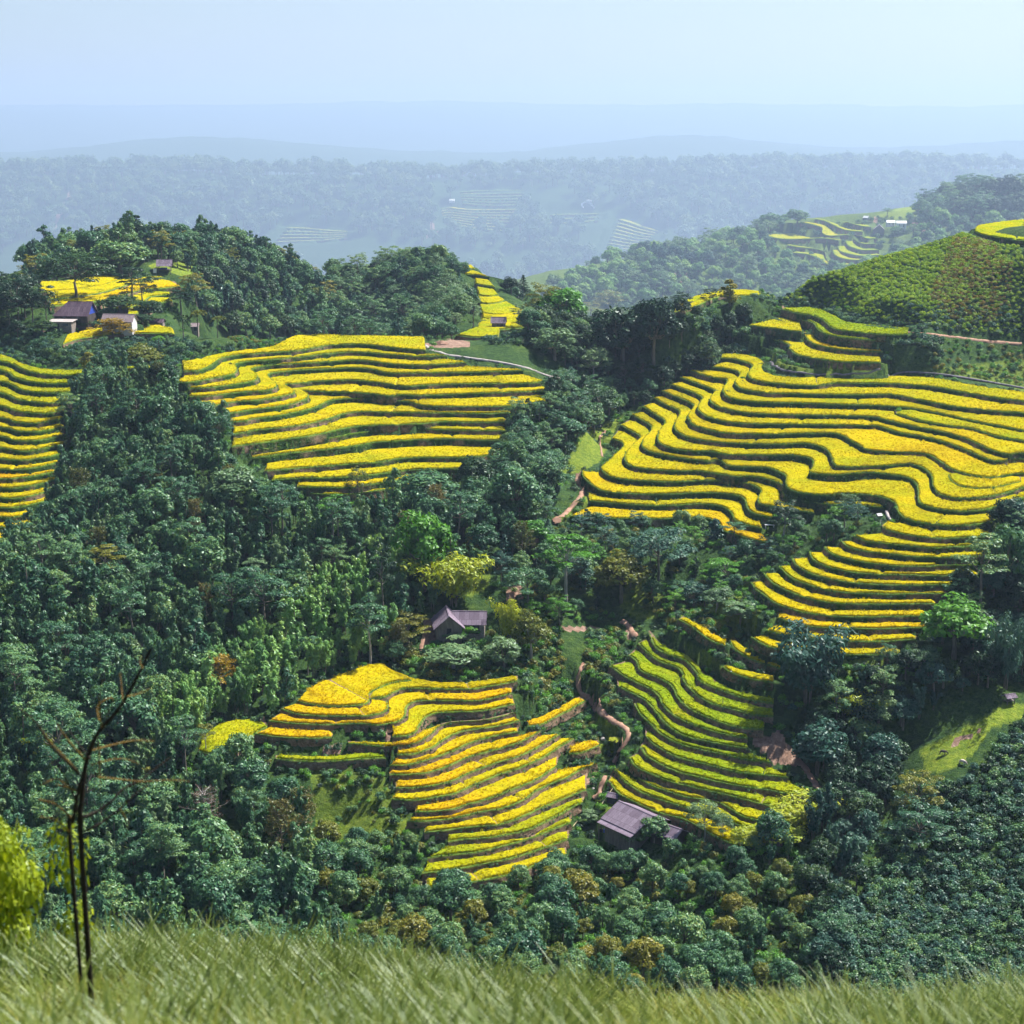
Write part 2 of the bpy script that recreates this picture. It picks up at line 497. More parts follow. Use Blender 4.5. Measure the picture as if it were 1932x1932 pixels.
FIELDS.append(dict(name='middle_terraces', h0=55.0, dh=1.28, soil=.18, ripe=.88,
  back=S(('e', [(1240,165),(1400,130),(1550,95),(1700,72),(1932,40)]), ('f', [(350,-40),(700,-36),(1000,-30),(1300,-22)])),
  lips=[
  ('M1',0,'back',S(('e',[(1300,212),(1400,205),(1500,165),(1560,122),(1660,100),(1800,88),(1932,78)]),('f',[(330,65),(450,45),(560,28),(800,22),(1000,45),(1240,65)])),None),
  ('M2',1,None,S(('e',[(1250,290),(1330,290),(1500,262),(1640,235),(1682,205),(1668,165),(1740,145),(1932,128)]),('f',[(380,108),(500,92),(650,78),(820,80),(1000,95),(1200,108),(1390,98)])),None),
  ('M3',2,None,S(('e',[(1340,335),(1500,325),(1650,305),(1790,280),(1832,250),(1800,222),(1775,200),(1830,180),(1932,168)]),('f',[(400,155),(700,135),(850,142),(1050,165),(1250,168),(1530,150)])),None),
  ('M4',3,None,S(('e',[(1340,390),(1450,390),(1600,372),(1760,355)]),('f',[(110,345),(185,325),(188,300),(150,265),(122,238),(160,222),(300,208),(500,198),(700,188),(850,198),(1000,225),(1300,222),(1600,218),(1930,205)])),None),
  ('M5',4,None,S(('e',[(1370,458),(1500,455),(1650,430)]),('f',[(0,420),(130,405),(260,380),(315,362),(300,340),(245,306),(300,300),(450,285),(650,275),(800,280),(950,298),(1100,318),(1330,305),(1600,300),(1932,298)]),('g',[(310,285)])),None),
  ('M6',5,None,S(('e',[(1490,520),(1620,510)]),('f',[(0,485),(200,460),(330,432),(405,402),(412,378),(360,350),(430,352),(600,358),(800,366),(980,385),(1060,380),(1200,382),(1500,372),(1932,357)]),('g',[(310,350)])),None),
  ('M7',6,None,S(('e',[(1620,572),(1750,562)]),('f',[(0,550),(200,525),(370,490),(470,460),(560,420),(680,405),(800,405),(950,418),(1130,428),(1250,458),(1500,462),(1700,463),(1850,458),(1932,448)]),('g',[(320,430)])),None),
  ('M8',7,None,S(('e',[(1650,655),(1750,640)]),('f',[(0,632),(200,612),(400,585),(540,550),(650,515),(760,500),(900,500),(1100,505),(1400,508),(1650,512),(1835,505)])),None),
  ('M9',8,None,S(('e',[(1640,745),(1760,730)]),('f',[(0,730),(200,700),(400,672),(560,640),(720,605),(850,595),(1050,590),(1240,580),(1350,570),(1550,575),(1800,570)])),None),
  ('M9b',9,None,S(('f',[(0,775),(150,752),(300,726),(560,684),(750,648),(1000,622),(1200,620),(1400,628),(1600,632),(1805,632)])),None),
  ('M10',10,None,S(('e',[(1780,826)]),('f',[(20,826),(200,800),(400,778),(600,757),(760,735),(880,715),(1000,708),(1200,695),(1400,690),(1600,700),(1805,700)])),None),
  ('M11',11.4,None,S(('f',[(100,918),(300,900),(500,885),(700,870),(900,855),(1050,830),(1200,822),(1400,825),(1550,820),(1780,800)])),None),
  ('M12',12.4,None,S(('f',[(150,985),(250,975),(400,968),(560,965),(700,960),(850,945),(1000,925),(1150,910),(1300,905),(1500,900),(1700,880)])),None),
  ('M13',13.3,None,S(('f',[(330,1030),(500,1035),(690,1035),(850,1015),(1000,990),(1150,960),(1300,945),(1500,940),(1700,920)])),None),
  ('M14',14.2,None,S(('f',[(420,1075),(560,1085),(700,1082),(860,1062),(1000,1040),(1200,1010),(1400,985)])),None)]))

LL = [
  [(40,150),(150,195),(250,225),(380,240),(550,240),(650,232),(800,220),(960,212),(1070,215)],
  [(0,205),(100,255),(200,285),(350,300),(490,300),(560,296)],
  [(0,285),(60,300),(130,335),(230,360),(400,365),(530,355)],
  [(0,365),(100,405),(200,425),(330,438),(480,425)],
  [(0,455),(100,490),(200,505),(320,510),(450,490)],
  [(0,540),(100,570),(230,580),(330,568),(440,546)],
  [(0,610),(100,632),(200,640),(330,628),(450,602)],
  [(0,675),(100,700),(200,705),(330,690),(440,664)],
  [(0,755),(100,772),(190,778),(300,758),(440,727)],
  [(0,832),(120,842),(230,835),(350,815),(450,783)],
  [(0,905),(150,905),(280,888),(410,858)],
  [(0,972),(130,968),(250,950),(380,922)],
  [(0,1038),(130,1035),(250,1015),(385,981)],
  [(0,1108),(130,1108),(230,1090),(340,1060)],
  [(0,1178),(130,1170),(250,1150),(385,1108)],
  [(0,1245),(100,1245),(230,1220)],
  [(0,1319),(100,1315),(210,1298)],
  [(0,1395),(140,1380)],
  [(0,1467),(120,1460)]]
def left_ext(p, k):
    x, y = p[0]
    return [(-900, y - 120 - (60 if k < 5 else 0)), (-450, y - 95 if k < 5 else y - 40)] + p
FIELDS.append(dict(name='left_terraces', h0=58.0, dh=1.25, soil=.12, ripe=.72,
  back=S(('e', [(-900,-40),(-450,10),(20,105),(150,160),(300,200),(550,212),(800,193),(1070,180)])),
  lips=[('L%d' % i, i, 'back' if i == 0 else None, S(('e', left_ext(p, i))), (.45 if i < 5 else .75 if i < 10 else 1.0)) for i, p in enumerate(LL)]))

FIELDS.append(dict(name='right_terraces', h0=61.0, dh=1.24, soil=.12, ripe=.86,
  back=S(('g',[(1560,82),(1700,96),(1790,116),(1856,150),(1845,190),(1866,222),(1932,246)]),('h',[(300,266),(600,254),(1050,254),(1300,270),(1600,322),(1932,370),(2300,430),(2700,500)])),
  lips=[
  ('A',0,'back',S(('g',[(1560,118),(1650,128),(1740,150),(1778,170),(1765,195),(1745,230),(1765,262),(1830,285),(1932,297)]),('h',[(300,310),(455,312),(600,296),(800,298),(1050,303),(1300,325),(1500,360),(1700,395),(1932,425),(2300,470),(2700,540)])),.7),
  ('B',1,None,S(('g',[(1500,180),(1600,195),(1680,215),(1692,235),(1670,262),(1655,295),(1680,325),(1760,350),(1860,362),(1932,368)]),('h',[(300,370),(590,378),(960,375),(1040,385),(1200,415),(1400,455),(1600,480),(1790,500),(1932,508),(2300,555),(2700,620)])),None),
  ('C',2,None,S(('g',[(1335,205),(1400,230),(1500,255),(1592,270),(1597,292),(1575,325),(1572,360),(1610,395),(1700,415),(1800,428),(1932,435)]),('h',[(300,437),(600,447),(900,455),(1150,478),(1400,525),(1650,580),(1932,632),(2300,690),(2700,740)])),None),
  ('C2',2.5,[('C',9999)],S(('h',[(1025,512),(1200,562),(1400,598),(1560,618),(1750,675),(1932,705),(2300,760),(2700,800)])),None),
  ('D',(3.25,3.05),[('C',1690),('C2',9999)],S(('g',[(1265,255),(1350,285),(1450,320),(1512,347),(1505,368),(1482,400),(1492,435),(1560,470),(1700,500),(1800,512),(1932,515)]),('h',[(300,520),(600,525),(860,535),(985,565),(1150,602),(1350,640),(1520,690),(1680,760),(1800,798),(1932,790),(2300,830),(2700,870)])),None),
  ('E',(4.25,3.95),None,S(('g',[(1205,305),(1280,335),(1380,370),(1422,394),(1417,420),(1392,455),(1397,490),(1450,530),(1560,562),(1700,580),(1932,588)]),('h',[(300,588),(600,592),(870,598),(940,612),(1060,648),(1250,682),(1420,730),(1580,795),(1730,848),(1910,832),(2300,870),(2700,910)])),None),
  ('F',(5.25,4.75),None,S(('g',[(1135,350),(1220,385),(1320,425),(1362,452),(1357,478),(1330,510),(1322,545),(1360,590),(1450,620),(1560,645),(1700,655),(1932,658)]),('h',[(300,655),(550,650),(640,665),(730,718),(830,768),(970,782),(1150,788),(1270,805),(1370,875),(1440,915),(1560,948),(1700,962),(1932,935),(2300,950),(2700,990)])),.95),
  ('F2',5.15,[('F',9999)],S(('h',[(1395,940),(1400,965),(1430,1000),(1500,1028),(1620,1042),(1750,1030),(1910,992)])),.95),
  ('G',(6.4,5.5),[('F',9999)],S(('g',[(1080,400),(1150,440),(1230,475),(1267,497),(1262,525),(1235,570),(1227,610),(1260,650),(1350,685),(1500,710),(1650,722),(1800,726)]),('h',[(200,728),(380,722),(470,738),(540,775),(570,830),(595,872),(640,888),(850,886),(1055,872),(1150,872),(1240,912),(1275,960),(1285,1020),(1320,1075),(1420,1108),(1560,1110),(1700,1095),(1840,1062),(2000,1020),(2350,1000),(2700,1030)])),.95),
  ('H',(7.4,6.2),None,S(('g',[(1000,460),(1070,505),(1140,545),(1162,567),(1155,592),(1120,640),(1107,690),(1140,730),(1230,760),(1340,775),(1480,777),(1600,800),(1932,805)]),('h',[(300,805),(400,825),(440,850),(434,890),(420,930),(555,942),(700,938),(840,928),(1000,945),(1100,965),(1160,1000),(1178,1050),(1178,1110),(1210,1155),(1340,1190),(1500,1202),(1650,1190),(1800,1152),(1932,1102),(2300,1060),(2700,1090)])),.95),
  ('I',(8.5,7.0),None,S(('g',[(925,520),(1000,560),(1050,590),(1067,615),(1055,640),(1010,690),(1000,740),(1040,775),(1150,805),(1300,830),(1450,845),(1550,842),(1620,880),(1800,890),(1900,897)]),('h',[(200,925),(248,958),(245,1000),(265,1040),(340,1070),(450,1085),(550,1088),(640,1078),(850,1090),(950,1110),(1020,1150),(1035,1200)]),('l',[(1070,115),(1150,145),(1280,168),(1450,178),(1600,168),(1750,130),(1932,65),(2300,-10),(2700,10)])),.9),
  ('J',(9.5,8.3),None,S(('g',[(845,590),(900,625),(960,655),(987,677),(970,700),(900,770),(870,830),(900,870),(980,895),(1100,910),(1250,918),(1385,916),(1500,932),(1650,955),(1790,958)]),('h',[(130,980),(215,1015),(226,1060),(240,1085),(330,1115),(450,1140),(600,1160),(800,1165),(980,1180)])),.85),
  ('K',(10.5,9.6),None,S(('g',[(785,690),(850,715),(868,740),(800,810),(730,870),(705,895),(740,940),(820,970),(1000,988),(1200,995),(1430,985),(1600,985),(1750,1008),(1835,1045),(1837,1075),(1815,1110),(1830,1150),(1932,1168)]),('h',[(260,1190),(450,1215)])),.85),
  ('L',11.6,None,S(('g',[(575,915),(575,950),(620,1000),(700,1050),(800,1070),(1000,1082),(1200,1080),(1400,1072),(1550,1075),(1680,1095),(1730,1130),(1737,1170),(1760,1205),(1850,1235),(1932,1250)])),.95),
  ('Mm',12.8,None,S(('g',[(630,1130),(800,1145),(1000,1160),(1200,1160),(1400,1150),(1550,1165),(1620,1200),(1642,1240)]),('k',[(1650,140),(1750,175),(1850,195)])),.95),
  ('Nn',13.9,None,S(('k',[(490,110),(700,122),(900,128),(1100,130),(1300,125),(1420,120),(1530,150),(1560,200),(1640,235),(1800,280),(1910,300)])),1.0)]))

FIELDS.append(dict(name='upper_right_terraces', h0=51.0, dh=1.5, soil=.2, ripe=.8,
  back=S(('c',[(1700,960)]),('d',[(60,900),(220,875),(450,898),(600,955),(700,1000),(1110,1040)])),
  lips=[
  ('U1',0,'back',S(('d',[(220,900),(330,930),(450,950),(520,985),(570,1030),(640,1050),(800,1068),(950,1080),(1110,1080)])),.02),
  ('U2',1,None,S(('d',[(350,970),(440,1000),(470,1040),(530,1075),(650,1100),(800,1115),(900,1118)])),.05),
  ('U3',1.8,[('U1',9999)],S(('c',[(1755,1012)]),('d',[(0,1018),(150,1035),(300,1055),(360,1058)])),.8),
  ('U4',2.8,[('U2',9999)],S(('d',[(380,1085),(400,1120),(460,1150),(600,1180),(760,1195),(935,1200)])),.9),
  ('U5',3.8,[('U3',1515),('U4',9999)],S(('c',[(1710,1080)]),('d',[(0,1088),(100,1100),(200,1125),(262,1150),(268,1180),(310,1215),(400,1240),(550,1262),(700,1275),(920,1278)])),.9)]))

FIELDS.append(dict(name='lower_right_terraces', h0=70.9, dh=1.18, soil=.2, ripe=.88,
  back=S(('l',[(930,170),(960,150),(1000,165),(1150,180),(1350,190),(1545,195)])),
  lips=[
  ('Q1',0,'back',S(('l',[(930,190),(1000,220),(1150,250),(1350,268),(1545,262),(1750,250)])),.9),
  ('Q2',1,None,S(('l',[(720,250),(800,285),(950,305),(1150,325),(1300,335),(1430,328),(1700,315)])),.8),
  ('Q3',2,None,S(('l',[(632,285),(680,325),(800,358),(1000,380),(1200,398),(1470,402),(1700,390)])),.9),
  ('Q4',3,None,S(('l',[(520,325),(560,375),(680,415),(850,445),(1050,465),(1250,467),(1335,460),(1600,455)])),.9),
  ('Q5',4,None,S(('l',[(410,360),(440,420),(540,470),(700,505),(900,525),(1100,528),(1250,532),(1445,532),(1600,528)])),.9),
  ('Q6',5,None,S(('l',[(290,410),(330,470),(430,520),(600,565),(800,590),(1000,598),(1200,600),(1455,595)])),.95),
  ('Q7',6,None,S(('l',[(195,465),(260,530),(380,590),(540,635),(700,655),(900,660),(1100,662),(1380,658)])),.95),
  ('Q8',7,None,S(('l',[(92,515),(160,590),(300,660),(450,705),(620,728),(800,735),(1000,735),(1300,730)])),.95),
  ('Q9',8.1,None,S(('l',[(0,580),(60,650),(180,730),(320,780),(480,810),(650,822),(850,825),(1070,818),(1250,822)])),.95),
  ('Q10',9.1,None,S(('l',[(195,830),(300,868),(450,895),(650,905),(850,908),(1050,905),(1240,898)])),.95),
  ('Q11',10.1,None,S(('l',[(105,915),(200,945),(400,975),(560,990),(750,998),(970,995),(1170,985)])),.9),
  ('Q12',11.2,None,S(('l',[(0,965),(100,1025),(200,1050),(400,1075),(590,1090),(800,1092),(1050,1085)])),.9)]))

FIELDS.append(dict(name='small_side_terraces', h0=86.0, dh=1.0, soil=.3, ripe=.9,
  back=S(('k',[(1290,820),(1400,890),(1500,950),(1590,1000)])),
  lips=[
  ('S1',0,'back',S(('k',[(1260,840),(1350,900),(1450,965),(1530,1010),(1595,1030)])),.85),
  ('S2',1.0,S(('k',[(1650,985),(1700,1030),(1800,1085),(1932,1110)]),('l',[(230,1130)])),S(('k',[(1620,990),(1650,1050),(1740,1110),(1850,1150),(1932,1175)]),('l',[(230,1198)])),.9),
  ('S3',2.0,S(('k',[(1590,1165),(1680,1200),(1800,1230),(1930,1255)])),S(('o',[(1565,45),(1580,65),(1650,100),(1780,140),(1930,160)])),.9)]))

FIELDS.append(dict(name='green_terraces', h0=90.4, dh=1.0, soil=.36, ripe=.1,
  back=S(('k',[(1050,920),(1120,1010),(1200,1060),(1310,1100),(1380,1160),(1440,1240)]),('o',[(1480,130),(1560,180),(1700,240),(1932,285)])),
  lips=[
  ('G1',0,'back',S(('k',[(1040,940),(1090,1030),(1180,1090),(1300,1130),(1360,1190),(1390,1240)]),('o',[(1380,115),(1420,155),(1500,195),(1620,240),(1750,280),(1932,310)])),.12),
  ('G2',1,None,S(('k',[(970,1010),(1040,1080),(1120,1140),(1240,1180),(1290,1230)]),('o',[(1285,125),(1310,175),(1350,217),(1385,252),(1480,310),(1650,355),(1800,390),(1930,400)])),.12),
  ('G3',2,None,S(('k',[(905,1095),(955,1135)]),('o',[(985,75),(1080,115),(1180,160),(1215,205),(1245,268),(1290,310),(1360,365),(1500,425),(1680,480),(1860,495)])),.1),
  ('G4',3,None,S(('o',[(765,45),(860,110),(960,165),(1060,210),(1120,265),(1140,310),(1200,370),(1280,425),(1400,475),(1550,520),(1750,555)])),.15),
  ('G5',4,None,S(('o',[(830,190),(930,240),(1020,290),(1080,350),(1120,400),(1180,465),(1280,530),(1420,570),(1600,605),(1765,635)])),.1),
  ('G6',5,None,S(('o',[(935,305),(980,380),(1050,450),(1120,520),(1250,590),(1400,630),(1550,665),(1720,705),(1920,728)])),.12),
  ('G7',6,None,S(('o',[(1030,540),(1080,600),(1180,660),(1300,705),(1450,745),(1650,790),(1932,822)]),('p',[(270,832)])),.2),
  ('G8',7,None,S(('o',[(985,615),(1030,680),(1130,740),(1250,790),(1400,830),(1550,865),(1740,900),(1900,922)]),('p',[(240,945),(410,945)])),.28),
  ('G9',8,None,S(('o',[(910,690),(960,760),(1080,815),(1200,865),(1350,900),(1500,935),(1700,985),(1932,1045)]),('p',[(190,1070)])),.2),
  ('G10',9.1,None,S(('o',[(975,835),(1050,885),(1200,940),(1300,970),(1400,985),(1550,1015),(1650,1070),(1740,1120),(1932,1155)]),('p',[(230,1150)])),.7),
  ('G11',9.9,None,S(('o',[(795,770),(870,860),(980,930),(1100,985),(1250,1030),(1400,1070),(1600,1140),(1800,1205),(2000,1250)])),.45),
  ('G12',10.8,None,S(('o',[(760,860),(840,950),(960,1015),(1080,1070),(1200,1105),(1290,1128),(1400,1180),(1500,1240),(1700,1330)])),.85)]))

P1 = S(('n',[(325,295),(450,320),(600,330),(810,315),(842,270),(832,245),(900,205),(1000,165),(1140,145)]))
PB = S(('n',[(410,215),(560,140),(720,85),(900,35),(960,60),(1060,110),(1140,138),(1300,165),(1500,170),(1700,150),(1890,115)]))
FIELDS.append(dict(name='lower_left_terraces', h0=92.0, dh=1.0, soil=.55, ripe=.98, back=PB,
  lips=[
  ('P1',0,'back',P1,1.1),
  ('P2',.45,'back',S(('n',[(845,278),(950,262),(1010,230),(1100,205),(1250,205),(1500,210),(1700,190),(1890,150)])),1.0),
  ('P3',.5,[('P1',9999)],S(('n',[(215,345),(330,385),(560,402),(800,398),(920,380),(975,345),(965,290)])),1.1),
  ('P4',1.3,[('P3',730),('P2',9999)],S(('n',[(130,432),(300,452),(550,460),(785,450),(900,462),(1020,445),(1090,410),(1096,350),(1130,312),(1200,291),(1400,290),(1600,290),(1750,262),(1850,235)])),1.05),
  ('P5L',2.4,[('P4',9999)],S(('n',[(30,525),(200,548),(400,556),(580,550)])),.95),
  ('P5',2.2,[('P4',9999)],S(('n',[(1005,545),(1100,540),(1170,510),(1203,460),(1240,410),(1320,380),(1450,370),(1650,360),(1870,312)])),1.0),
  ('P6L',3.3,S(('n',[(690,578),(850,590),(1010,598)])),S(('n',[(690,592),(850,607),(1010,618)])),.8),
  ('P6',3.1,None,S(('n',[(1035,608),(1150,592),(1230,562),(1290,512),(1340,465),(1450,440),(1650,425),(1880,375)])),1.0),
  ('P7',4.0,[('P6',9999)],S(('n',[(1035,672),(1150,667),(1280,622),(1370,567),(1450,525),(1560,495),(1750,470),(1910,430)])),1.0),
  ('P8L',4.6,S(('n',[(180,680),(400,692),(600,690),(800,670),(960,672)])),S(('n',[(180,705),(400,722),(600,715),(800,700),(960,697)])),.12),
  ('P8',4.9,[('P7',9999)],S(('n',[(985,748),(1100,747),(1230,717),(1340,680),(1450,640),(1560,585),(1700,545),(1895,512)])),1.0),
  ('P9',5.8,None,S(('n',[(985,812),(1150,812),(1300,785),(1420,745),(1540,690),(1680,650)]),('o',[(0,628),(150,580),(280,500)])),1.0),
  ('P10',6.8,None,S(('n',[(1030,907),(1150,907),(1300,890),(1440,850),(1560,795),(1680,750)]),('o',[(0,722),(130,685),(300,600),(420,525)])),1.0),
  ('P11',7.7,None,S(('n',[(1000,985),(1150,994),(1300,975),(1450,945),(1580,890),(1690,845)]),('o',[(0,812),(150,765),(300,690),(450,600),(520,555)])),.95),
  ('P12',8.7,None,S(('n',[(1165,1077),(1300,1072),(1420,1060),(1550,1020),(1670,985)]),('o',[(0,955),(100,915),(250,850),(400,755)])),.95),
  ('P13',9.6,None,S(('n',[(1105,1142),(1250,1142),(1400,1127),(1560,1095),(1690,1068)]),('o',[(0,1055),(150,1000),(300,905),(480,825),(580,770),(685,730)])),.95),
  ('P14',10.5,None,S(('n',[(1230,1222),(1400,1207),(1560,1185),(1690,1175)]),('o',[(0,1165),(150,1115),(300,1045),(450,985),(605,920)])),.85),
  ('P15',11.4,None,S(('n',[(1400,1290),(1540,1270),(1700,1258)]),('o',[(0,1245),(200,1200),(400,1110),(575,1015)])),.35),
  ('P16',12.3,None,S(('o',[(-520,1400),(-200,1365),(60,1310),(220,1260),(400,1192),(500,1155)])),.4),
  ('P17',13.2,None,S(('o',[(-560,1510),(-300,1480),(60,1410),(250,1350),(480,1270)])),.5),
  ('P18',14.1,None,S(('o',[(-520,1620),(-300,1590),(60,1520),(250,1450),(460,1380)])),.7),
  ('X1',6.3,S(('o',[(190,440),(290,410),(400,355),(480,310),(565,262)])),S(('o',[(180,470),(280,460),(400,405),(500,350),(600,290)])),1.0),
  ('X2',8.3,S(('o',[(500,625),(590,590),(690,572)])),S(('o',[(480,668),(580,657),(700,605)])),1.0)]))

FIELDS.append(dict(name='forest_clearing_field', h0=94.8, dh=1.0, soil=.3, ripe=.35,
  back=S(('m',[(1440,545),(1560,465),(1700,432),(1870,405)])),
  lips=[('FC',0,'back',S(('m',[(1400,655),(1480,668),(1620,705),(1690,640),(1780,545),(1890,470)])),.35)]))
# farther fields: level read from the mean height in the view through a plane  y = y1 + (v - v1) * k
FIELDS.append(dict(name='hill_house_terraces', hfun=(590, 468, 520, 530), drop=1.8, soil=.25, ripe=.95, step=.9,
  back=S(('a',[(285,712),(480,706),(700,668),(850,652)])),
  lips=[
  ('T1',0,'back',S(('a',[(275,778),(480,765),(700,735),(850,690)])),None),
  ('T2',0,None,S(('a',[(330,830),(500,815),(700,785),(850,745),(1000,695),(1160,672)])),None),
  ('T3',0,None,S(('a',[(350,880),(500,868),(650,850),(800,800),(950,742),(1100,722),(1225,708)])),None),
  ('T4',0,None,S(('a',[(700,865),(850,808),(1000,765),(1150,752),(1275,738)])),None),
  ('T5',0,None,S(('a',[(820,905),(950,880),(1030,840),(1060,812),(1200,798)])),.7),
  ('T6',0,None,S(('a',[(900,960),(1040,900),(1080,870),(1130,855),(1220,842)])),.7)]))
FIELDS.append(dict(name='house_yard_field', hfun=(640, 436, 600, 462), drop=.8, soil=.3, ripe=.9, step=.9,
  back=S(('a',[(480,1090),(700,1040),(900,1018),(1100,1022),(1225,1045)])),
  lips=[('YF',0,'back',S(('a',[(440,1150),(560,1112),(700,1092),(900,1072),(1100,1075),(1235,1078)])),.9)]))
FIELDS.append(dict(name='ridge_terraces', hfun=(640, 450, 500, 640), drop=1.3, soil=.2, ripe=.62, step=1.0,
  back=S(('b',[(1440,605),(1500,596),(1570,592)])),
  lips=[
  ('V1',0,'back',S(('b',[(1430,628),(1500,622),(1590,615)])),.7),
  ('V2',0,None,S(('b',[(1520,655),(1600,660),(1690,672)])),.6),
  ('V3',0,None,S(('b',[(1590,720),(1660,735),(1730,745)])),.5),
  ('V4',0,None,S(('b',[(1612,800),(1680,810),(1755,800)])),.5),
  ('V5',0,None,S(('b',[(1610,850),(1680,862),(1770,850),(1800,835)])),.5),
  ('V6',0,None,S(('b',[(1630,925),(1700,940),(1800,940),(1895,915)]),('c',[(150,905)])),.6),
  ('V7',0,None,S(('b',[(1640,968),(1750,985),(1850,972),(1932,975)]),('c',[(230,965)])),.65),
  ('V8',0,None,S(('b',[(1590,1040),(1700,1050),(1850,1040),(1932,1032)]),('c',[(290,1025)])),.5),
  ('V9',0,None,S(('b',[(1450,1085),(1550,1098),(1650,1102),(1755,1098)])),.6)]))
FIELDS.append(dict(name='saddle_field', hfun=(600, 452, 540, 500), drop=1.0, soil=.2, ripe=.7, step=1.0,
  back=S(('c',[(1270,860),(1400,810),(1520,785),(1650,772),(1840,770)])),
  lips=[('SF',0,'back',S(('c',[(1215,925),(1330,900),(1450,850),(1560,810),(1700,808),(1830,800)])),.7)]))
FIELDS.append(dict(name='ridge_top_field', hfun=(460, 478, 420, 500), drop=1.2, soil=.2, ripe=.35, step=1.0,
  back=S(('d',[(1590,320),(1700,300),(1850,280),(2200,250)])),
  lips=[('RT',0,'back',S(('d',[(1575,350),(1640,375),(1750,395),(1900,415),(2250,450)])),.35)]))
FIELDS.append(dict(name='far_hill_terraces', hfun=(500, 2884, 400, 3122), slant=True, drop=8.4, soil=.35, ripe=.12, step=5.0,
  back=S(('d',[(385,232),(470,226),(700,233),(840,234)])),
  lips=[
  ('W1',0,'back',S(('d',[(455,262),(520,275),(570,298),(640,330),(700,345),(790,350)])),.35),
  ('W0',0,S(('d',[(650,262),(720,240),(830,236)])),S(('d',[(690,285),(740,300),(790,312),(850,318)])),.1),
  ('W9',0,S(('d',[(640,290),(700,305),(780,325),(850,335)])),S(('d',[(780,380),(800,392),(840,400),(895,398)])),.05),
  ('W2',0,S(('d',[(385,265),(470,268),(560,300),(690,355)])),S(('d',[(345,285),(430,300),(505,325),(500,360),(560,380),(690,372)])),.5),
  ('W8',0,None,S(('d',[(725,395),(740,415),(790,435),(880,437)])),.1),
  ('W7',0,None,S(('d',[(670,420),(685,450),(740,472),(800,482),(905,480)])),.1),
  ('W3',0,S(('d',[(290,305),(400,335),(440,375),(560,388),(650,395)])),S(('d',[(60,372),(210,402),(400,402),(500,397),(620,412)])),.4),
  ('W6',0,[('W7',9999)],S(('d',[(615,455),(630,490),(700,510),(780,522),(910,516)])),.2),
  ('W4',0,[('W3',9999)],S(('d',[(260,448),(345,462),(450,472),(520,495),(530,540),(570,575),(640,588),(715,582)])),.25),
  ('W5',0,[('W6',9999)],S(('d',[(575,480),(590,515),(650,542),(740,552),(850,546)])),.5),
  ('W10',0,[('W4',9999)],S(('d',[(300,500),(400,512),(470,540),(530,580),(610,606)])),.3)]))

def lerp_curves(A, B, n):
    A, B = resample(catmull(A), 24), resample(catmull(B), 24)
    return [A * (1 - t) + B * t for t in np.linspace(0, 1, n)]
MTN = (530, 8370, 354, 9460)
def far_field(nm, A, B, n, ripe, drop, back):
    FIELDS.append(dict(name=nm, hfun=MTN, slant=True, drop=drop, soil=.2, ripe=ripe, step=14.7, back=back,
        lips=[('%s%d' % (nm, i), 0, 'back' if i == 0 else None, c, None) for i, c in enumerate(lerp_curves(A, B, n))]))
far_field('mountain_terraces', S(('b',[(1345,192),(1400,182),(1470,190),(1600,198),(1900,195)])), S(('b',[(1390,300),(1480,308),(1600,328),(1785,345)])), 8, .75, 11.6, S(('b',[(1380,165),(1440,150),(1520,165),(1640,176),(1880,174)])))
far_field('hazy_terraces', S(('b',[(250,325),(400,330),(560,345),(690,352)])), S(('b',[(170,425),(300,420),(500,412),(690,395)])), 5, .4, 11.6, S(('b',[(260,300),(400,305),(560,325),(690,335)])))
far_field('stepped_slope_terraces', S(('c',[(830,265),(900,285),(1000,320),(1120,352)])), S(('c',[(700,555),(800,560),(880,550),(960,520)])), 13, .55, 11.6, S(('c',[(850,240),(920,260),(1020,295),(1130,330)])))
far_field('narrow_hazy_terraces', S(('c',[(350,232),(450,230),(600,228),(700,225)])), S(('c',[(330,292),(450,290),(600,280),(690,270)])), 3, .4, 11.6, S(('c',[(360,218),(450,214),(600,210),(700,208)])))
far_field('high_mountain_terraces', S(('b',[(1480,70),(1650,62),(1932,58)])), S(('b',[(1500,150),(1700,165),(1960,160)])), 6, .0, 11.6, S(('b',[(1480,50),(1650,42),(1932,40)])))

def hplane(hf, v):
    v1, y1, v2, y2 = hf
    return tan_dep(v) * (y1 + (v - v1) * (y2 - y1) / (v2 - v1))

FIELD_PTS = []          # samples of every tread and bank, for the ground
CTRL = []               # (x, y, h) control points of the ground
FIELD_FOOT = []         # image footprints

def clip_curve(uv, xy, ua, ub):
    """part of a curve between the places nearest to image points ua and ub"""
    def near(p):
        return int(np.argmin(np.abs(uv[:, 0] - p[0]) + .3 * np.abs(uv[:, 1] - p[1])))
    i, j = near(ua), near(ub)
    if i > j: i, j = j, i
    if j - i < 3:
        j = min(len(uv) - 1, i + 3); i = max(0, j - 3)
    return xy[i:j + 1]

OCC = set()               # cells of the ground covered by crops
TUFTS, BANKS = [], []     # places for rice tufts (x, y, z, ripe) and for bank weeds

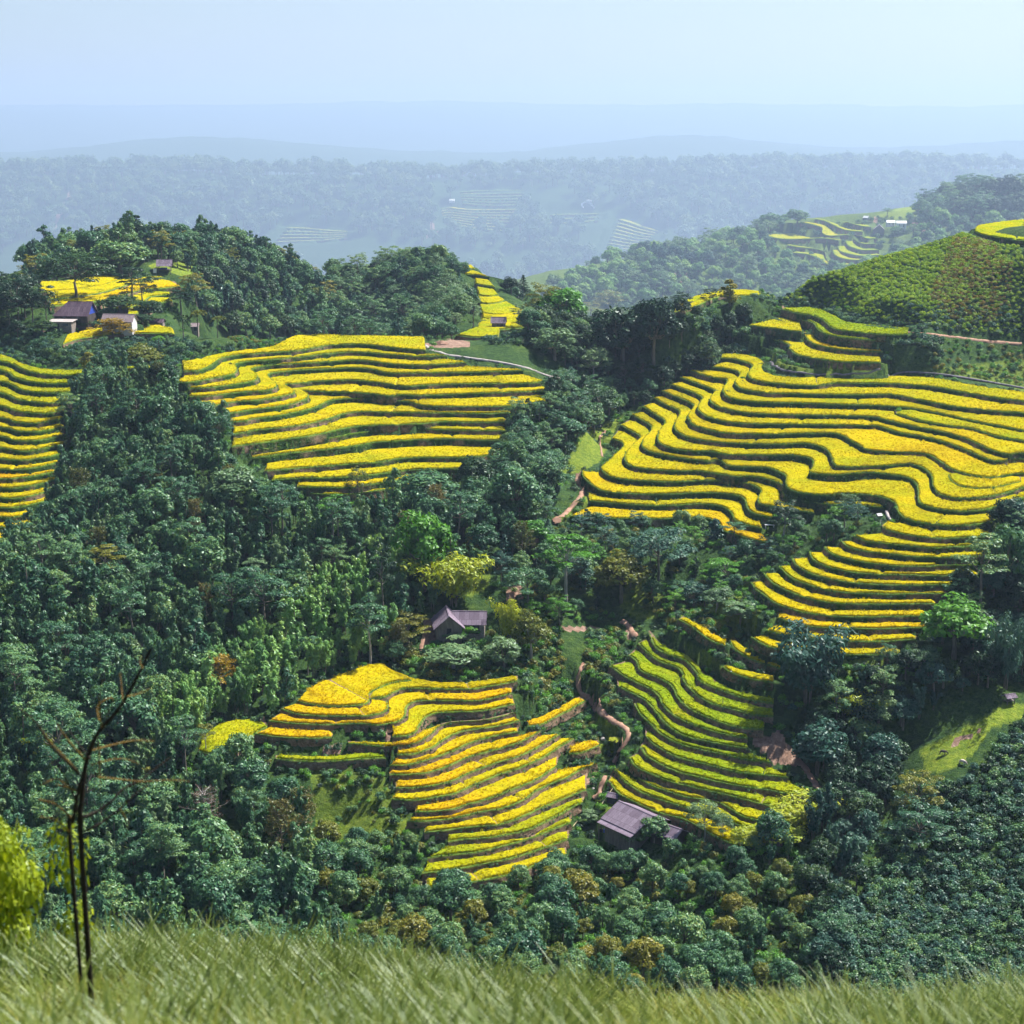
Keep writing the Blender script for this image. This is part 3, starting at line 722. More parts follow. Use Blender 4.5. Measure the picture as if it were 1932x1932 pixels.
def match(L, U, m=84):
    """for every point of L the place on U that belongs to it (monotone, dynamic time warping)"""
    A, B = resample(L, m), resample(U, m)
    Dm = np.linalg.norm(A[:, None] - B[None], axis=2) ** 1.5
    Cm = np.full((m, m), 1e18); Cm[0, 0] = Dm[0, 0]
    Cm[0, :] = np.cumsum(Dm[0]); Cm[:, 0] = np.cumsum(Dm[:, 0])
    Dl, Cl = Dm.tolist(), Cm.tolist()
    for i in range(1, m):
        ci, cp, di = Cl[i], Cl[i - 1], Dl[i]
        for j in range(1, m):
            b = cp[j - 1]
            if cp[j] < b: b = cp[j]
            if ci[j - 1] < b: b = ci[j - 1]
            ci[j] = b + di[j]
    i = j = m - 1
    acc, cnt = np.zeros(m), np.zeros(m)
    while True:
        acc[i] += j; cnt[i] += 1
        if i == 0 and j == 0: break
        o = [(Cl[i - 1][j - 1] if i and j else 1e19), (Cl[i - 1][j] if i else 1e19), (Cl[i][j - 1] if j else 1e19)]
        k = o.index(min(o))
        if k == 0: i -= 1; j -= 1
        elif k == 1: i -= 1
        else: j -= 1
    f = acc / cnt
    k = np.ones(5) / 5
    f = np.convolve(np.pad(f, 2, mode='edge'), k, 'valid')
    f[0], f[-1] = 0, m - 1
    al = np.r_[0, np.cumsum(np.linalg.norm(np.diff(L, axis=0), axis=1))]
    t = np.interp(al / al[-1] * (m - 1), np.arange(m), f)
    return np.stack([np.interp(t, np.arange(m), B[:, c]) for c in (0, 1)], -1)

def build_field(fd):
    step = fd.get('step', .6)
    curves = {}
    tv, tq, tl, tsoil = [], [], [], []      # terrain
    rv, rq, rr = [], [], []                 # rice
    nT = nR = 0
    far = 'hfun' in fd
    back2d = catmull(fd['back'])
    prev = None
    nlips = len(fd['lips'])
    for li, (cid, lev, upper, pts, ripe) in enumerate(fd['lips']):
        uv = catmull(pts)
        if far:
            h = float(hplane(fd['hfun'], uv[:, 1].mean()))
            drop = fd['drop']
        else:
            ramp_ = lev if isinstance(lev, tuple) else (lev, lev)
            h = fd['h0'] + ramp_[0] * fd['dh']
            drop = fd['dh'] * 1.2 + .1
        if fd['name'] in ('middle_terraces', 'left_terraces', 'right_terraces'):
            drop += .25
        uv = resample(uv, max(30, int(plen(uv) / 1.1)))
        hv = hplane(fd['hfun'], uv[:, 1]) if fd.get('slant') else np.full(len(uv), h)
        if not far and isinstance(lev, tuple):      # one terrace, two paddies at slightly different levels
            t_ = np.clip((uv[:, 0] - 1400) / 220, 0, 1)
            hv = fd['h0'] + fd['dh'] * (lev[0] * (1 - t_) + lev[1] * t_)
        xy = at_depth(uv[:, 0], uv[:, 1], hv)
        k = np.ones(7) / 7
        if len(xy) > 20:
            sm = np.stack([np.convolve(np.pad(xy[:, c], 3, mode='edge'), k, 'valid') for c in (0, 1)], -1)
            sm[0], sm[-1] = xy[0], xy[-1]
            xy = sm
        n = max(16, int(plen(xy) / step))
        # a slight hand-made waver of the lip
        both = resample(np.hstack([xy, uv, hv[:, None]]), n)
        L, Luv, z = both[:, :2], both[:, 2:4], CZ - both[:, 4]
        Tn = np.gradient(L, axis=0); Tn /= np.linalg.norm(Tn, axis=1)[:, None] + 1e-9
        out = np.stack([Tn[:, 1], -Tn[:, 0]], -1)
        wv = (fbm(L[:, 0] / (4 * step + 2), L[:, 1] / (4 * step + 2) + 31.7 * li, 5) - .5) * min(.9, .6 * step + .15)
        L = L + out * wv[:, None]
        batter = drop * .28
        foot = L + out * batter
        curves[cid] = (Luv, foot)
        # upper edge of the tread
        if upper is None: upper = [(prev, 9999)]
        if isinstance(upper, str) and upper == 'back':
            bxy = at_depth(back2d[:, 0], back2d[:, 1], hplane(fd['hfun'], back2d[:, 1]) if fd.get('slant') else h)
            U = clip_curve(back2d, bxy, Luv[0], Luv[-1])
        elif isinstance(upper, np.ndarray):
            b2 = catmull(upper)
            U = at_depth(b2[:, 0], b2[:, 1], hplane(fd['hfun'], b2[:, 1]) if fd.get('slant') else h)
        else:
            parts, start = [], Luv[0]
            for (pid, umax) in upper:
                cu, cf = curves[pid]
                end = Luv[-1] if umax > 9000 else np.array([umax, Luv[np.argmin(np.abs(Luv[:, 0] - umax)), 1]])
                parts.append(clip_curve(cu, cf, start, end))
                start = end
            U = np.vstack(parts)
        U = match(L, U)
        if far:   # soften
            pass
        D = U - L
        w = np.linalg.norm(D, axis=1)
        # a tread never runs in front of its own lip
        bad = (D * out).sum(1) > 0
        Dn = D / (w[:, None] + 1e-6)
        Dn[bad] = -out[bad]
        w = np.where(bad, .15, w)
        U = L + Dn * w[:, None]
        prev = cid
        # terrain rows
        jit = lambda s: (rng.random(n) - .5) * 2 * s
        sc = min(1.0, step / .6) if not far else step / .7
        rows = [(U + Dn * .3, z + .02, 0.0),
                (L + Dn * np.minimum(.40 * sc, w * .4)[:, None], z, 0.0),
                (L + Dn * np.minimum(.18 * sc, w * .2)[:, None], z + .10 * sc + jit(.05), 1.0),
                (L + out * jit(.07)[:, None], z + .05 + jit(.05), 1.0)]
        lump = (fbm(L[:, 0] / 2.2, L[:, 1] / 2.2, 9) - .5)
        for f, o in ((.18, .10), (.4, .40), (.65, .70), (.85, .92), (1.0, 1.0)):
            bul = lump * .5 * math.sin(f * 3.1) + jit(.10)
            rows.append((L + out * (batter * o + bul)[:, None], z - drop * f + jit(.06), 0.12 if f < .2 else 0.0))
        m = len(rows)
        V = np.stack([np.column_stack([r[0], r[1]]) for r in rows], 1)      # n, m, 3
        tv.append(V.reshape(-1, 3))
        tl.append(np.tile([r[2] for r in rows], n))
        tsoil.append(np.repeat(fd['soil'] + (fbm(L[:, 0] / 9, L[:, 1] / 9 + li * 7, 3) - .5) * .5, m))
        idx = np.arange(n * m).reshape(n, m) + nT
        a, b, c, d = idx[:-1, :-1], idx[1:, :-1], idx[1:, 1:], idx[:-1, 1:]
        tq.append(np.stack([a, b, c, d], -1).reshape(-1, 4))
        nT += n * m
        FIELD_PTS.append(V[::2, [0, 1, 3]].reshape(-1, 3))
        low = V[::2, m - 1].copy(); FIELD_PTS.append(low)
        mid = .5 * (V[::2, 0] + V[::2, 1]); FIELD_PTS.append(mid)
        s = slice(0, n, max(1, n // 9))
        for p in np.vstack([both[s], both[-1:]]):
            CTRL.append((p[0], p[1], p[4] + .4))
        # rice: a ragged crop standing on the tread
        H = .34 if not far else .40 + .12 * step
        ins = .34 * sc
        ww = w - ins - .12
        msz = 0.42 if not far else step * .55
        wmax = np.percentile(np.maximum(ww, .3), 92)
        mr = int(np.clip(math.ceil(wmax / msz), 2, 34))
        t = np.linspace(0, 1, mr + 1)
        keep = np.clip((ww - .10) / .45, 0, 1)
        # notches where water runs from one paddy to the next
        s_along = np.r_[0, np.cumsum(np.linalg.norm(np.diff(L, axis=0), axis=1))]
        notch = np.ones(n)
        pos = rng.uniform(8, 30) * sc
        while pos < s_along[-1]:
            notch *= 1 - .95 * np.exp(-((s_along - pos) / (.45 * sc)) ** 2)
            pos += rng.uniform(14, 46) * sc
        keep = keep * notch
        keep[:1] = 0; keep[-1:] = 0
        ww = np.maximum(ww, .02)
        cols, zz = [], []
        cols.append(L + Dn * ins); zz.append(z + .02)
        for j, tt in enumerate(t):
            off = ins + .05 + ww * tt
            q = L + Dn * off[:, None]
            q = q + (rng.random((n, 2)) - .5) * (.22 * sc if j else .26 * sc)
            hh = H * (.80 + .42 * rng.random(n)) * (1.0 if j else .86)
            hh = hh + (.25 if not far else .1 * step) * (fbm(q[:, 0] / 3.1, q[:, 1] / 3.1, 17) - .5)
            cols.append(q); zz.append(z + np.maximum(hh, .15) * keep - .06 * (1 - keep))
        cols.append(L + Dn * (ins + .05 + ww)[:, None]); zz.append(z - .05)
        V = np.stack([np.column_stack([a_, b_]) for a_, b_ in zip(cols, zz)], 1)
        m = V.shape[1]
        rv.append(V.reshape(-1, 3))
        rbase = fd['ripe'] if ripe is None else ripe
        if fd['name'] != 'lower_left_terraces': rbase *= .86
        rr.append(np.repeat(rbase + (fbm(L[:, 0] / 16, L[:, 1] / 16, 23) - .5) * .5 + rng.normal(0, .07), m))
        if not far:
            for j in list(range(1, m - 1)):
                ok_ = (keep > .5) & (rng.random(n) < (.95 if j == 1 else .20))
                if j > 1: ok_ &= (ww / mr > .22)
                TUFTS.append(np.column_stack([V[ok_, j], rr[-1].reshape(n, m)[ok_, j]]))
            bk = tv[-1].reshape(n, len(rows), 3)
            for j in (3, 5, 6, 7):
                ok_ = rng.random(n) < (.5 if j == 3 else .26)
                BANKS.append(np.column_stack([bk[ok_, j], np.full(ok_.sum(), j)]))
        oc = (V[:, :, :2] / (.8 if not far else 3.0)).reshape(-1, 2)
        for dx_, dy_ in ((0, 0), (.5, 0), (-.5, 0), (0, .5), (0, -.5)):
            OCC.update((np.floor(oc[:, 0] + dx_).astype(np.int64) * 1000003 + np.floor(oc[:, 1] + dy_).astype(np.int64) + (0 if not far else 7 * 10**12)).tolist())
        idx = np.arange(n * m).reshape(n, m) + nR
        a, b, c, d = idx[:-1, :-1], idx[1:, :-1], idx[1:, 1:], idx[:-1, 1:]
        q = np.stack([a, b, c, d], -1)
        ok = (np.maximum(keep[:-1], keep[1:]) > .02)
        rq.append(q[ok].reshape(-1, 4))
        nR += n * m
    me = mesh_np(fd['name'], np.vstack(tv), np.vstack(tq), mats=[M['bank']], attrs=dict(lip=np.concatenate(tl), soil=np.concatenate(tsoil)))
    tag(link('terrace_terrain', me), kind='structure')
    me = mesh_np('rice_crop', np.vstack(rv), np.vstack(rq), mats=[M['rice']], smooth=False, attrs=dict(ripe=np.concatenate(rr)))
    tag(link('rice_plants', me), kind='stuff')

for fd in FIELDS:
    build_field(fd)

# ------------------------------------------------------------------ ground
GC = """
1440 560 484 1520 527 490 1600 508 492 1700 481 490 1800 450 490 1850 433 492 1932 428 498 2050 408 505 2250 400 515 1700 560 449 1850 560 446 1932 620 442
1620 560 466 1800 640 430 1800 690 418 1932 735 400 2100 760 396 2100 620 446 2250 700 430 2100 900 318 2100 1100 287 2100 1300 258 2150 1500 232 1850 1000 286
1900 1100 277 1900 1200 267 1900 1320 249 1820 1400 240 1750 1450 236 1932 1450 234 1900 1578 219 1700 1400 247 1600 1350 256 1600 1450 244 1650 1550 231 1560 1290 262
1700 1290 262 1460 1415 247 1190 1180 296 1170 1230 286 1100 1290 276 1150 1360 264 1180 1420 254 1150 1480 247 1110 1560 238 1200 1570 233 1170 1560 235 1060 1200 287
860 1205 284 900 1245 277 760 1240 275 1000 1150 292 1000 1050 310 950 950 331 980 850 366 1050 850 379 1100 800 405 1000 790 380 1100 760 418 1000 900 350
1180 745 440 1150 650 456 1050 640 443 1250 640 463 1350 640 463 1300 700 444 1400 600 466 1350 580 466 1250 595 473 1150 610 468 1050 620 459 1430 650 452
1120 800 414 1080 880 368 1040 980 331 1200 1010 319 1350 1010 318 1300 1080 307 1200 1080 308 1100 1080 308 1300 1150 297 1400 1050 308 1400 1130 297 1150 1150 301
1470 1010 318 1380 1160 292 150 720 398 250 720 398 330 760 371 250 850 352 250 950 323 100 1050 302 300 1050 306 500 960 321 600 960 321 500 1050 306
700 960 321 700 1050 306 850 980 319 150 1150 284 350 1150 288 550 1150 288 700 1150 290 100 1250 268 300 1250 272 500 1250 273 600 1250 274 100 1400 245
300 1350 256 420 1330 260 350 1450 242 450 1400 250 500 1480 240 650 1500 240 700 1560 232 550 1578 225 200 1578 220 50 1500 229 350 1578 222 -200 1000 306
-200 1300 258 -200 1500 226 966 1650 222 966 1750 206 300 1680 205 1600 1680 212 1932 1680 209 0 1680 204 1300 1700 212 0 1860 186 400 1860 187 900 1860 188
1400 1860 188 1900 1860 187 150 607 452 60 620 448 300 615 455 400 640 423 0 640 446 -150 640 450 200 660 424 350 670 395 80 670 424 360 600 520
300 500 560 250 470 590 150 500 575 60 520 560 0 540 545 -100 560 540 400 480 610 450 470 640 270 452 650 330 455 645 500 520 620 560 560 610
620 600 605 480 600 570 420 620 540 560 635 580 680 632 600 420 560 560 720 525 680 780 505 690 830 500 672 870 500 650 700 590 620 780 600 590
880 570 575 780 634 560 660 560 700 900 520 632 960 560 600 1000 590 540 1020 620 500 940 614 478 880 636 462 1150 560 2800 1250 560 2800 1060 545 2856
1150 500 3024 1220 480 3080 1330 480 3066 1420 448 3122 1560 402 3164 1700 402 3164 1800 378 3220 1932 372 3248 2100 365 3332 1350 540 2828 1450 540 2800 1600 520 2828
1700 480 2912 1800 440 3010 1900 440 3024 1000 560 2800 -200 525 8406 0 525 8406 200 525 8406 400 525 8406 600 525 8406 800 525 8406 1000 525 8406 1200 525 8406
1400 525 8406 1600 525 8406 1800 525 8406 2000 525 8406 2200 525 8406 -200 490 8620 0 490 8620 200 490 8620 400 490 8620 600 490 8620 800 490 8620 1000 490 8620
1200 490 8620 1400 490 8620 1600 490 8620 1800 490 8620 2000 490 8620 2200 490 8620 -200 455 8838 0 455 8838 200 455 8838 400 455 8838 600 455 8838 800 455 8838
1000 455 8838 1200 455 8838 1400 455 8838 1600 455 8838 1800 455 8838 2000 455 8838 2200 455 8838 -200 420 9057 0 420 9057 200 420 9057 400 420 9057 600 420 9057
800 420 9057 1000 420 9057 1200 420 9057 1400 420 9057 1600 420 9057 1800 420 9057 2000 420 9057 2200 420 9057 -200 385 9272 0 385 9272 200 385 9272 400 385 9272
600 385 9272 800 385 9272 1000 385 9272 1200 385 9272 1400 385 9272 1600 385 9272 1800 385 9272 2000 385 9272 2200 385 9272 -200 355 9457 0 355 9457 200 355 9457
400 355 9457 600 355 9457 800 355 9457 1000 355 9457 1200 355 9457 1400 355 9457 1600 355 9457 1800 355 9457 2000 355 9457 2200 355 9457 0 331 9828 400 330 9793
800 338 9863 1200 328 9793 1600 318 9901 1932 328 9793 -250 331 9828 2200 320 9901
"""
GC = np.array(GC.split(), float).reshape(-1, 3)
pts = []
for u, v, y in GC:
    x_, y_, z_ = ray(u, v)
    s = y / y_
    pts.append((x_ * s, y, -z_ * s))
# hidden valleys and the ground in front of the camera (a, y, h)
HID = """
-.2 500 78 -.1 500 84 0 500 88 .1 510 86 .05 470 60 .18 525 66 .25 545 62 .32 545 55 .4 550 55 .2 600 100 .3 600 95 .1 600 100 0 620 90 -.05 780 120 .08 760 120 .2 760 130 .33 700 120 -.2 740 110 -.3 720 100 -.35 640 70
-.15 1000 180 0 1000 180 .15 950 160 -.3 1000 190 -.15 1700 280 0 1700 270 .1 1600 240 .25 1600 200 .35 1600 180 -.3 3600 420 -.1 3600 420 .05 3900 450 .2 3900 430 .35 3900 390 -.3 6300 740 0 6300 740 .2 6300 720 .35 6300 700
-.4 11000 330 -.15 11200 360 .1 11000 345 .4 11000 325
-.4 14700 80 -.3 14800 180 -.2 15000 30 -.1 14600 130 0 15000 170 .1 15200 15 .2 14700 150 .3 14700 70 .4 14800 125 -.4 12600 380 -.2 12600 380 0 12600 390 .2 12600 390 .4 12600 380 -.4 17500 300 -.2 17500 300 0 17500 300 .2 17500 300 .4 17500 300
-.4 22000 -80 -.28 22000 -220 -.17 22000 -120 -.06 22000 -260 .06 22000 -110 .15 22000 -210 .25 22000 -95 .4 22000 -240
-.4 178 102 0 178 105 .4 178 105
"""
HID = np.array(HID.split(), float).reshape(-1, 3)
for a_, y_, h_ in HID:
    pts.append((a_ * y_, y_, h_))
C = np.array(pts + CTRL)
cA, cL, cH = C[:, 0] / C[:, 1], np.log(C[:, 1]), C[:, 2]
# thin near-duplicates
key = np.round(np.stack([cA / .006, cL / .008], -1)).astype(int)
_, uq = np.unique(key, axis=0, return_index=True)
cA, cL, cH = cA[uq], cL[uq], cH[uq]
n = len(cA)
def tps(r2): return np.where(r2 > 1e-12, r2 * np.log(np.maximum(r2, 1e-12)), 0)
K = tps((cA[:, None] - cA) ** 2 + (cL[:, None] - cL) ** 2) + np.eye(n) * 2e-4
Pm = np.stack([np.ones(n), cA, cL], -1)
big = np.block([[K, Pm], [Pm.T, np.zeros((3, 3))]])
sol = np.linalg.solve(big, np.r_[cH, 0, 0, 0])
RA = np.r_[np.linspace(-.75, -.43, 12), np.linspace(-.40, .40, 190), np.linspace(.43, .75, 12)]
RL = np.linspace(math.log(2.2), math.log(24000), 360)
HG = np.zeros((len(RL), len(RA)))
for i, l in enumerate(RL):
    r2 = (RA[:, None] - cA) ** 2 + (l - cL) ** 2
    HG[i] = tps(r2) @ sol[:n] + sol[n] + sol[n + 1] * RA + sol[n + 2] * l
# the camera's own slope: a bank that falls away in front of it
NK = np.log([2.0, 5, 9, 12.5, 15, 20, 40, 90, 150, 178])
NHL = [1.65, 3.2, 5.3, 6.75, 9.5, 15, 38, 84, 102, 102.5]
NHR = [1.65, 3.3, 5.7, 7.35, 10, 16, 40, 84, 104, 105]
for i, l in enumerate(RL):
    if l < math.log(215):
        t = np.clip((RA + .33) / .5, 0, 1)
        near = np.interp(l, NK, NHL) * (1 - t) + np.interp(l, NK, NHR) * t
        w = np.clip((l - math.log(172)) / (math.log(215) - math.log(172)), 0, 1)
        HG[i] = near * (1 - w) + HG[i] * w
GA = np.r_[np.linspace(-.75, -.40, 40), np.linspace(-.396, .396, 640), np.linspace(.40, .75, 40)]
GY = np.r_[np.geomspace(2.2, 200, 130)[:-1], np.arange(200, 700, 1.0), np.arange(700, 2400, 14), np.arange(2400, 3700, 7), np.arange(3700, 8000, 85), np.arange(8000, 10100, 21), np.geomspace(10100, 24000, 60)]
def bil(xs, ys, Z, x, y):
    i = np.clip(np.searchsorted(xs, x) - 1, 0, len(xs) - 2)
    j = np.clip(np.searchsorted(ys, y) - 1, 0, len(ys) - 2)
    tx = np.clip((x - xs[i]) / (xs[i + 1] - xs[i]), 0, 1); ty = np.clip((y - ys[j]) / (ys[j + 1] - ys[j]), 0, 1)
    return (Z[j, i] * (1 - tx) + Z[j, i + 1] * tx) * (1 - ty) + (Z[j + 1, i] * (1 - tx) + Z[j + 1, i + 1] * tx) * ty
AA, YY = np.meshgrid(GA, GY)
ZZ = CZ - bil(RA, RL, HG, AA.ravel(), np.log(YY.ravel())).reshape(AA.shape)
XX = AA * YY
amp = np.interp(YY, [2, 12, 60, 200, 700, 3500, 8400], [.05, .12, .6, 1.0, 2.0, 9.0, 36.0])
ZZ += (fbm(XX / np.maximum(amp * 9, .6), YY / np.maximum(amp * 9, .6), 40, 4) - .5) * amp * 1.3
FP = np.vstack(FIELD_PTS)
kd = kdtree.KDTree(len(FP))
for i, p in enumerate(FP): kd.insert((p[0], p[1], 0), i)
kd.balance()
ND = np.full(AA.shape, 99.0)
for j in range(len(GY)):
    if GY[j] < 215: continue
    reach = 9.0 if GY[j] < 700 else 110.0
    for i in range(len(GA)):
        if abs(GA[i]) > .47: continue
        q, k_, d_ = kd.find((XX[j, i], YY[j, i], 0))
        if d_ < reach:
            wgt = 1 - min(1, max(0, (d_ - reach * .1) / (reach * .9)))
            wgt = wgt * wgt * (3 - 2 * wgt)
            ZZ[j, i] = ZZ[j, i] * (1 - wgt) + (FP[k_, 2] - (.5 if reach < 20 else 1.5)) * wgt
            ND[j, i] = d_ if reach < 20 else d_ / 4
def ground_z(x, y):
    x = np.asarray(x, float); y = np.asarray(y, float)
    return bil(GA, GY, ZZ, x / y, y)
def field_dist(x, y):
    return bil(GA, GY, ND, np.asarray(x, float) / y, np.asarray(y, float))

def in_crop(x, y):
    a_ = np.floor(x / .8).astype(np.int64) * 1000003 + np.floor(y / .8).astype(np.int64)
    b_ = np.floor(x / 3.0).astype(np.int64) * 1000003 + np.floor(y / 3.0).astype(np.int64) + 7 * 10**12
    return np.array([(p in OCC) or (q in OCC) for p, q in zip(a_.tolist(), b_.tolist())], bool)

# patches of pasture and bare earth on the ground (outlines projected to the hillside)
UV = proj(np.stack([XX, YY, ZZ], -1)).reshape(-1, 2)
grass = np.zeros(AA.size); soil = np.zeros(AA.size)
def patch(arr, val, pts, y0, y1):
    m = in_poly(UV, pts) & (YY.ravel() > y0) & (YY.ravel() < y1)
    arr[m] = val
PATCHES = [
 (.95, S(('p',[(1190,640),(1400,540),(1560,460),(1700,370),(1790,300),(1932,320),(1932,420),(1700,480),(1580,660),(1420,780),(1250,800)]))),
 (.75, S(('g',[(520,700),(700,590),(880,520),(800,640),(760,750),(700,850),(560,930),(380,960),(480,830)]))),
 (.75, S(('g',[(560,930),(600,1040),(760,1080),(640,1130),(500,1230),(370,1290),(480,1180),(570,1080)]))),
 (.7, S(('j',[(1570,470),(1720,450),(1680,620),(1540,690),(1500,640)]))),
 (.6, S(('k',[(880,600),(1100,590),(1200,800),(980,860),(850,760)]))),
 (.65, S(('k',[(1150,860),(1480,690),(1640,600),(1740,560),(1900,720),(1750,900),(1600,1000),(1300,830)]))),
 (.6, S(('k',[(1250,1050),(1560,1060),(1620,1200),(1420,1240)]))),
 (.55, S(('n',[(420,750),(960,830),(1100,1130),(1200,1260),(470,1280),(440,960)]))),
 (.7, S(('o',[(560,260),(700,360),(800,420),(860,540),(760,720),(640,640),(700,560),(620,420)]))),
 (.6, S(('o',[(640,950),(780,860),(900,1000),(1250,1130),(1100,1200),(700,1040)]))),
 (.8, S(('a',[(1040,600),(1110,560),(1220,540),(1400,610),(1380,690),(1120,620)]))),
 (.6, S(('l',[(640,1100),(1040,1110),(980,1270),(700,1240)]))),
 (.6, S(('h',[(130,130),(300,110),(900,160),(1050,220),(600,230),(300,215)]))),
 (.5, S(('h',[(1100,210),(1932,120),(1932,360),(1500,250)]))),
 (.9, S(('d',[(880,235),(1100,170),(1260,150),(1200,230),(960,280)]))),
]
for val, pg in PATCHES: patch(grass, val, pg, 215, 4200)
grass[(YY.ravel() < 40)] = .9
grass[(YY.ravel() > 2400) & (YY.ravel() < 3900)] = np.maximum(grass[(YY.ravel() > 2400) & (YY.ravel() < 3900)], .35)
SOILS = [
 S(('p',[(10,580),(60,545),(200,500),(260,590),(330,690),(370,750),(450,860),(540,940),(600,985),(520,965),(440,870),(350,750),(200,740),(100,690)])),
 S(('p',[(1415,590),(1440,560),(1560,520),(1640,480),(1600,520),(1510,570),(1430,612)])),
 S(('b',[(1180,1145),(1330,1130),(1450,1110),(1560,1130),(1550,1165),(1400,1175),(1290,1170)])),
 S(('k',[(390,890),(700,895),(720,920),(480,925)])), S(('k',[(860,850),(920,880),(970,960),(980,985),(900,985),(860,960),(900,900)])),
 S(('j',[(1230,830),(1310,820),(1320,960),(1350,1060),(1200,1060),(1230,950)])),
 S(('j',[(1610,455),(1720,430),(1730,450),(1640,470)])), S(('k',[(215,290),(275,260),(275,420),(240,430)])),
 S(('k',[(60,640),(150,560),(160,640),(70,760)])), S(('j',[(1800,600),(1900,560),(1930,700),(1820,720)])),
 S(('d',[(860,245),(890,250),(905,300),(880,300)])), S(('d',[(1140,250),(1215,240),(1240,350),(1150,345)])),
 S(('o',[(480,870),(660,820),(680,870),(560,900)])), S(('n',[(890,480),(990,520),(1000,560),(930,545)])),
 S(('n',[(60,560),(180,575),(170,610),(60,600)])), S(('n',[(400,590),(640,600),(650,650),(400,640)])),
 S(('c',[(1230,640),(1330,640),(1340,700),(1220,720)])), S(('a',[(280,1050),(320,1055),(300,1090),(270,1085)])),
 S(('b',[(1255,200),(1285,200),(1300,340),(1340,350),(1240,400),(1275,330)])),
 S(('a',[(490,60),(540,100),(470,130),(440,220),(400,300),(390,400),(350,410),(380,260),(450,150)])),
]
for pg in SOILS: patch(soil, 1.0, pg, 215, 11000)
nx, ny = len(GA), len(GY)
idx = np.arange(nx * ny).reshape(ny, nx)
Q = np.stack([idx[:-1, :-1], idx[:-1, 1:], idx[1:, 1:], idx[1:, :-1]], -1).reshape(-1, 4)
gme = mesh_np('ground', np.stack([XX, YY, ZZ], -1).reshape(-1, 3), Q, mats=[M['ground']], attrs=dict(grass=grass, soil=soil))
tag(link('ground', gme), kind='structure')

_YS = np.geomspace(6, 23000, 7800)
def hit(u, v, ymin=30):
    """where the sight line (u, v) meets the ground beyond ymin"""
    x_, y_, z_ = ray(u, v)
    ys = _YS[_YS > ymin]
    s = ys / y_
    below = (CZ + z_ * s) < ground_z(x_ * s, ys)
    i = int(np.argmax(below)) if below.any() else len(ys) - 1
    y = ys[i]
    if i > 0:
        f = lambda yy: float((CZ + z_ * yy / y_) - ground_z(x_ * yy / y_, yy))
        a_, b_ = ys[i - 1], ys[i]
        for _ in range(8):
            m_ = .5 * (a_ + b_)
            if f(m_) < 0: b_ = m_
            else: a_ = m_
        y = b_
    x = float(x_ * y / y_)
    return Vector((x, float(y), float(ground_z(x, y))))

# ------------------------------------------------------------------ plants: shapes
def unit(v): return v / (np.linalg.norm(v, axis=-1, keepdims=True) + 1e-9)

def leaves(P, out, size, r, asp=.55, droop=0.0, up=.40, rnd=.48):
    """diamond leaf sprays at P turned to face outwards"""
    n = len(P)
    Nn = unit(out * .7 + np.array([0, 0, up]) + r.normal(0, rnd, (n, 3)) * .7)
    t = r.normal(0, 1, (n, 3)); t[:, 2] -= droop * 2.0
    A = unit(t - (t * Nn).sum(1)[:, None] * Nn)
    B = np.cross(Nn, A)
    s = size * r.uniform(.65, 1.35, n)[:, None]
    v0 = P - A * s * .55; v2 = P + A * s * .6 - np.array([0, 0, 1]) * s * droop * .3
    v1 = P + B * s * asp * .55 - Nn * s * .10; v3 = P - B * s * asp * .55 - Nn * s * .10
    V = np.stack([v0, v1, v2, v3], 1).reshape(-1, 3)
    Q = np.arange(n * 4).reshape(n, 4)
    return V, Q

class Plant:
    def __init__(s, seed):
        s.r = np.random.default_rng(seed)
        s.cv, s.cq, s.nc = [], [], 0
        s.tv, s.tq, s.nt = [], [], 0
    def lv(s, P, out, size, **k):
        V, Q = leaves(P, out, size, s.r, **k)
        s.cv.append(V); s.cq.append(Q + s.nc); s.nc += len(V)
    def lobe(s, c, rad, n, size, low=-.55, **k):
        d = unit(s.r.normal(0, 1, (int(n * 1.6), 3)))
        d = d[d[:, 2] > low][:n]
        q = s.r.uniform(.62, 1.06, len(d))[:, None]
        # clumpy surface
        P = np.asarray(c) + d * q * np.asarray(rad)
        s.lv(P, d, size, **k)
    def tube(s, pts, rad, sides=6):
        V, Q = tube_np(np.array(pts, float), np.array(rad, float), sides)
        s.tv.append(V); s.tq.append(np.array(Q) + s.nt); s.nt += len(V)
    def limb(s, a, b, r0, r1, sag=.15):
        a, b = np.array(a, float), np.array(b, float)
        m = .5 * (a + b) + np.array([0, 0, -sag * np.linalg.norm(b - a)]) + s.r.normal(0, .05, 3) * np.linalg.norm(b - a)
        s.tube([a, .5 * (a + m) * 1.0, m, b], [r0, .75 * r0 + .25 * r1, .5 * (r0 + r1), r1], 5)
    def finish(s, name):
        V = np.vstack(s.cv)
        s.H = float(np.percentile(V[:, 2], 99.5)); s.W = float(np.percentile(V[:, 0], 98) - np.percentile(V[:, 0], 2))
        s.crown = mesh_np(name + '_crown', V, np.vstack(s.cq), mats=[M['forest']])
        if s.tv:
            s.trunk = mesh_np(name + '_trunk', np.vstack(s.tv), np.vstack(s.tq), mats=[M['bark']])
            tv, tq = np.vstack(s.tv), np.vstack(s.tq)
        else:
            s.trunk = None
        return s
    def whole(s, name, lm, bm=None):
        """crown and trunk in one mesh, for the masses of far-off plants"""
        V, Q = np.vstack(s.cv), np.vstack(s.cq)
        mi = np.zeros(len(Q), int)
        if s.tv:
            Q = np.vstack([Q, np.vstack(s.tq) + len(V)]); V = np.vstack([V] + s.tv)
            mi = np.r_[mi, np.ones(len(Q) - len(mi), int)]
        me = mesh_np(name, V, Q, mats=[lm, bm or M['bark']], mat_idx=mi)
        return bpy.data.objects.new(name, me)

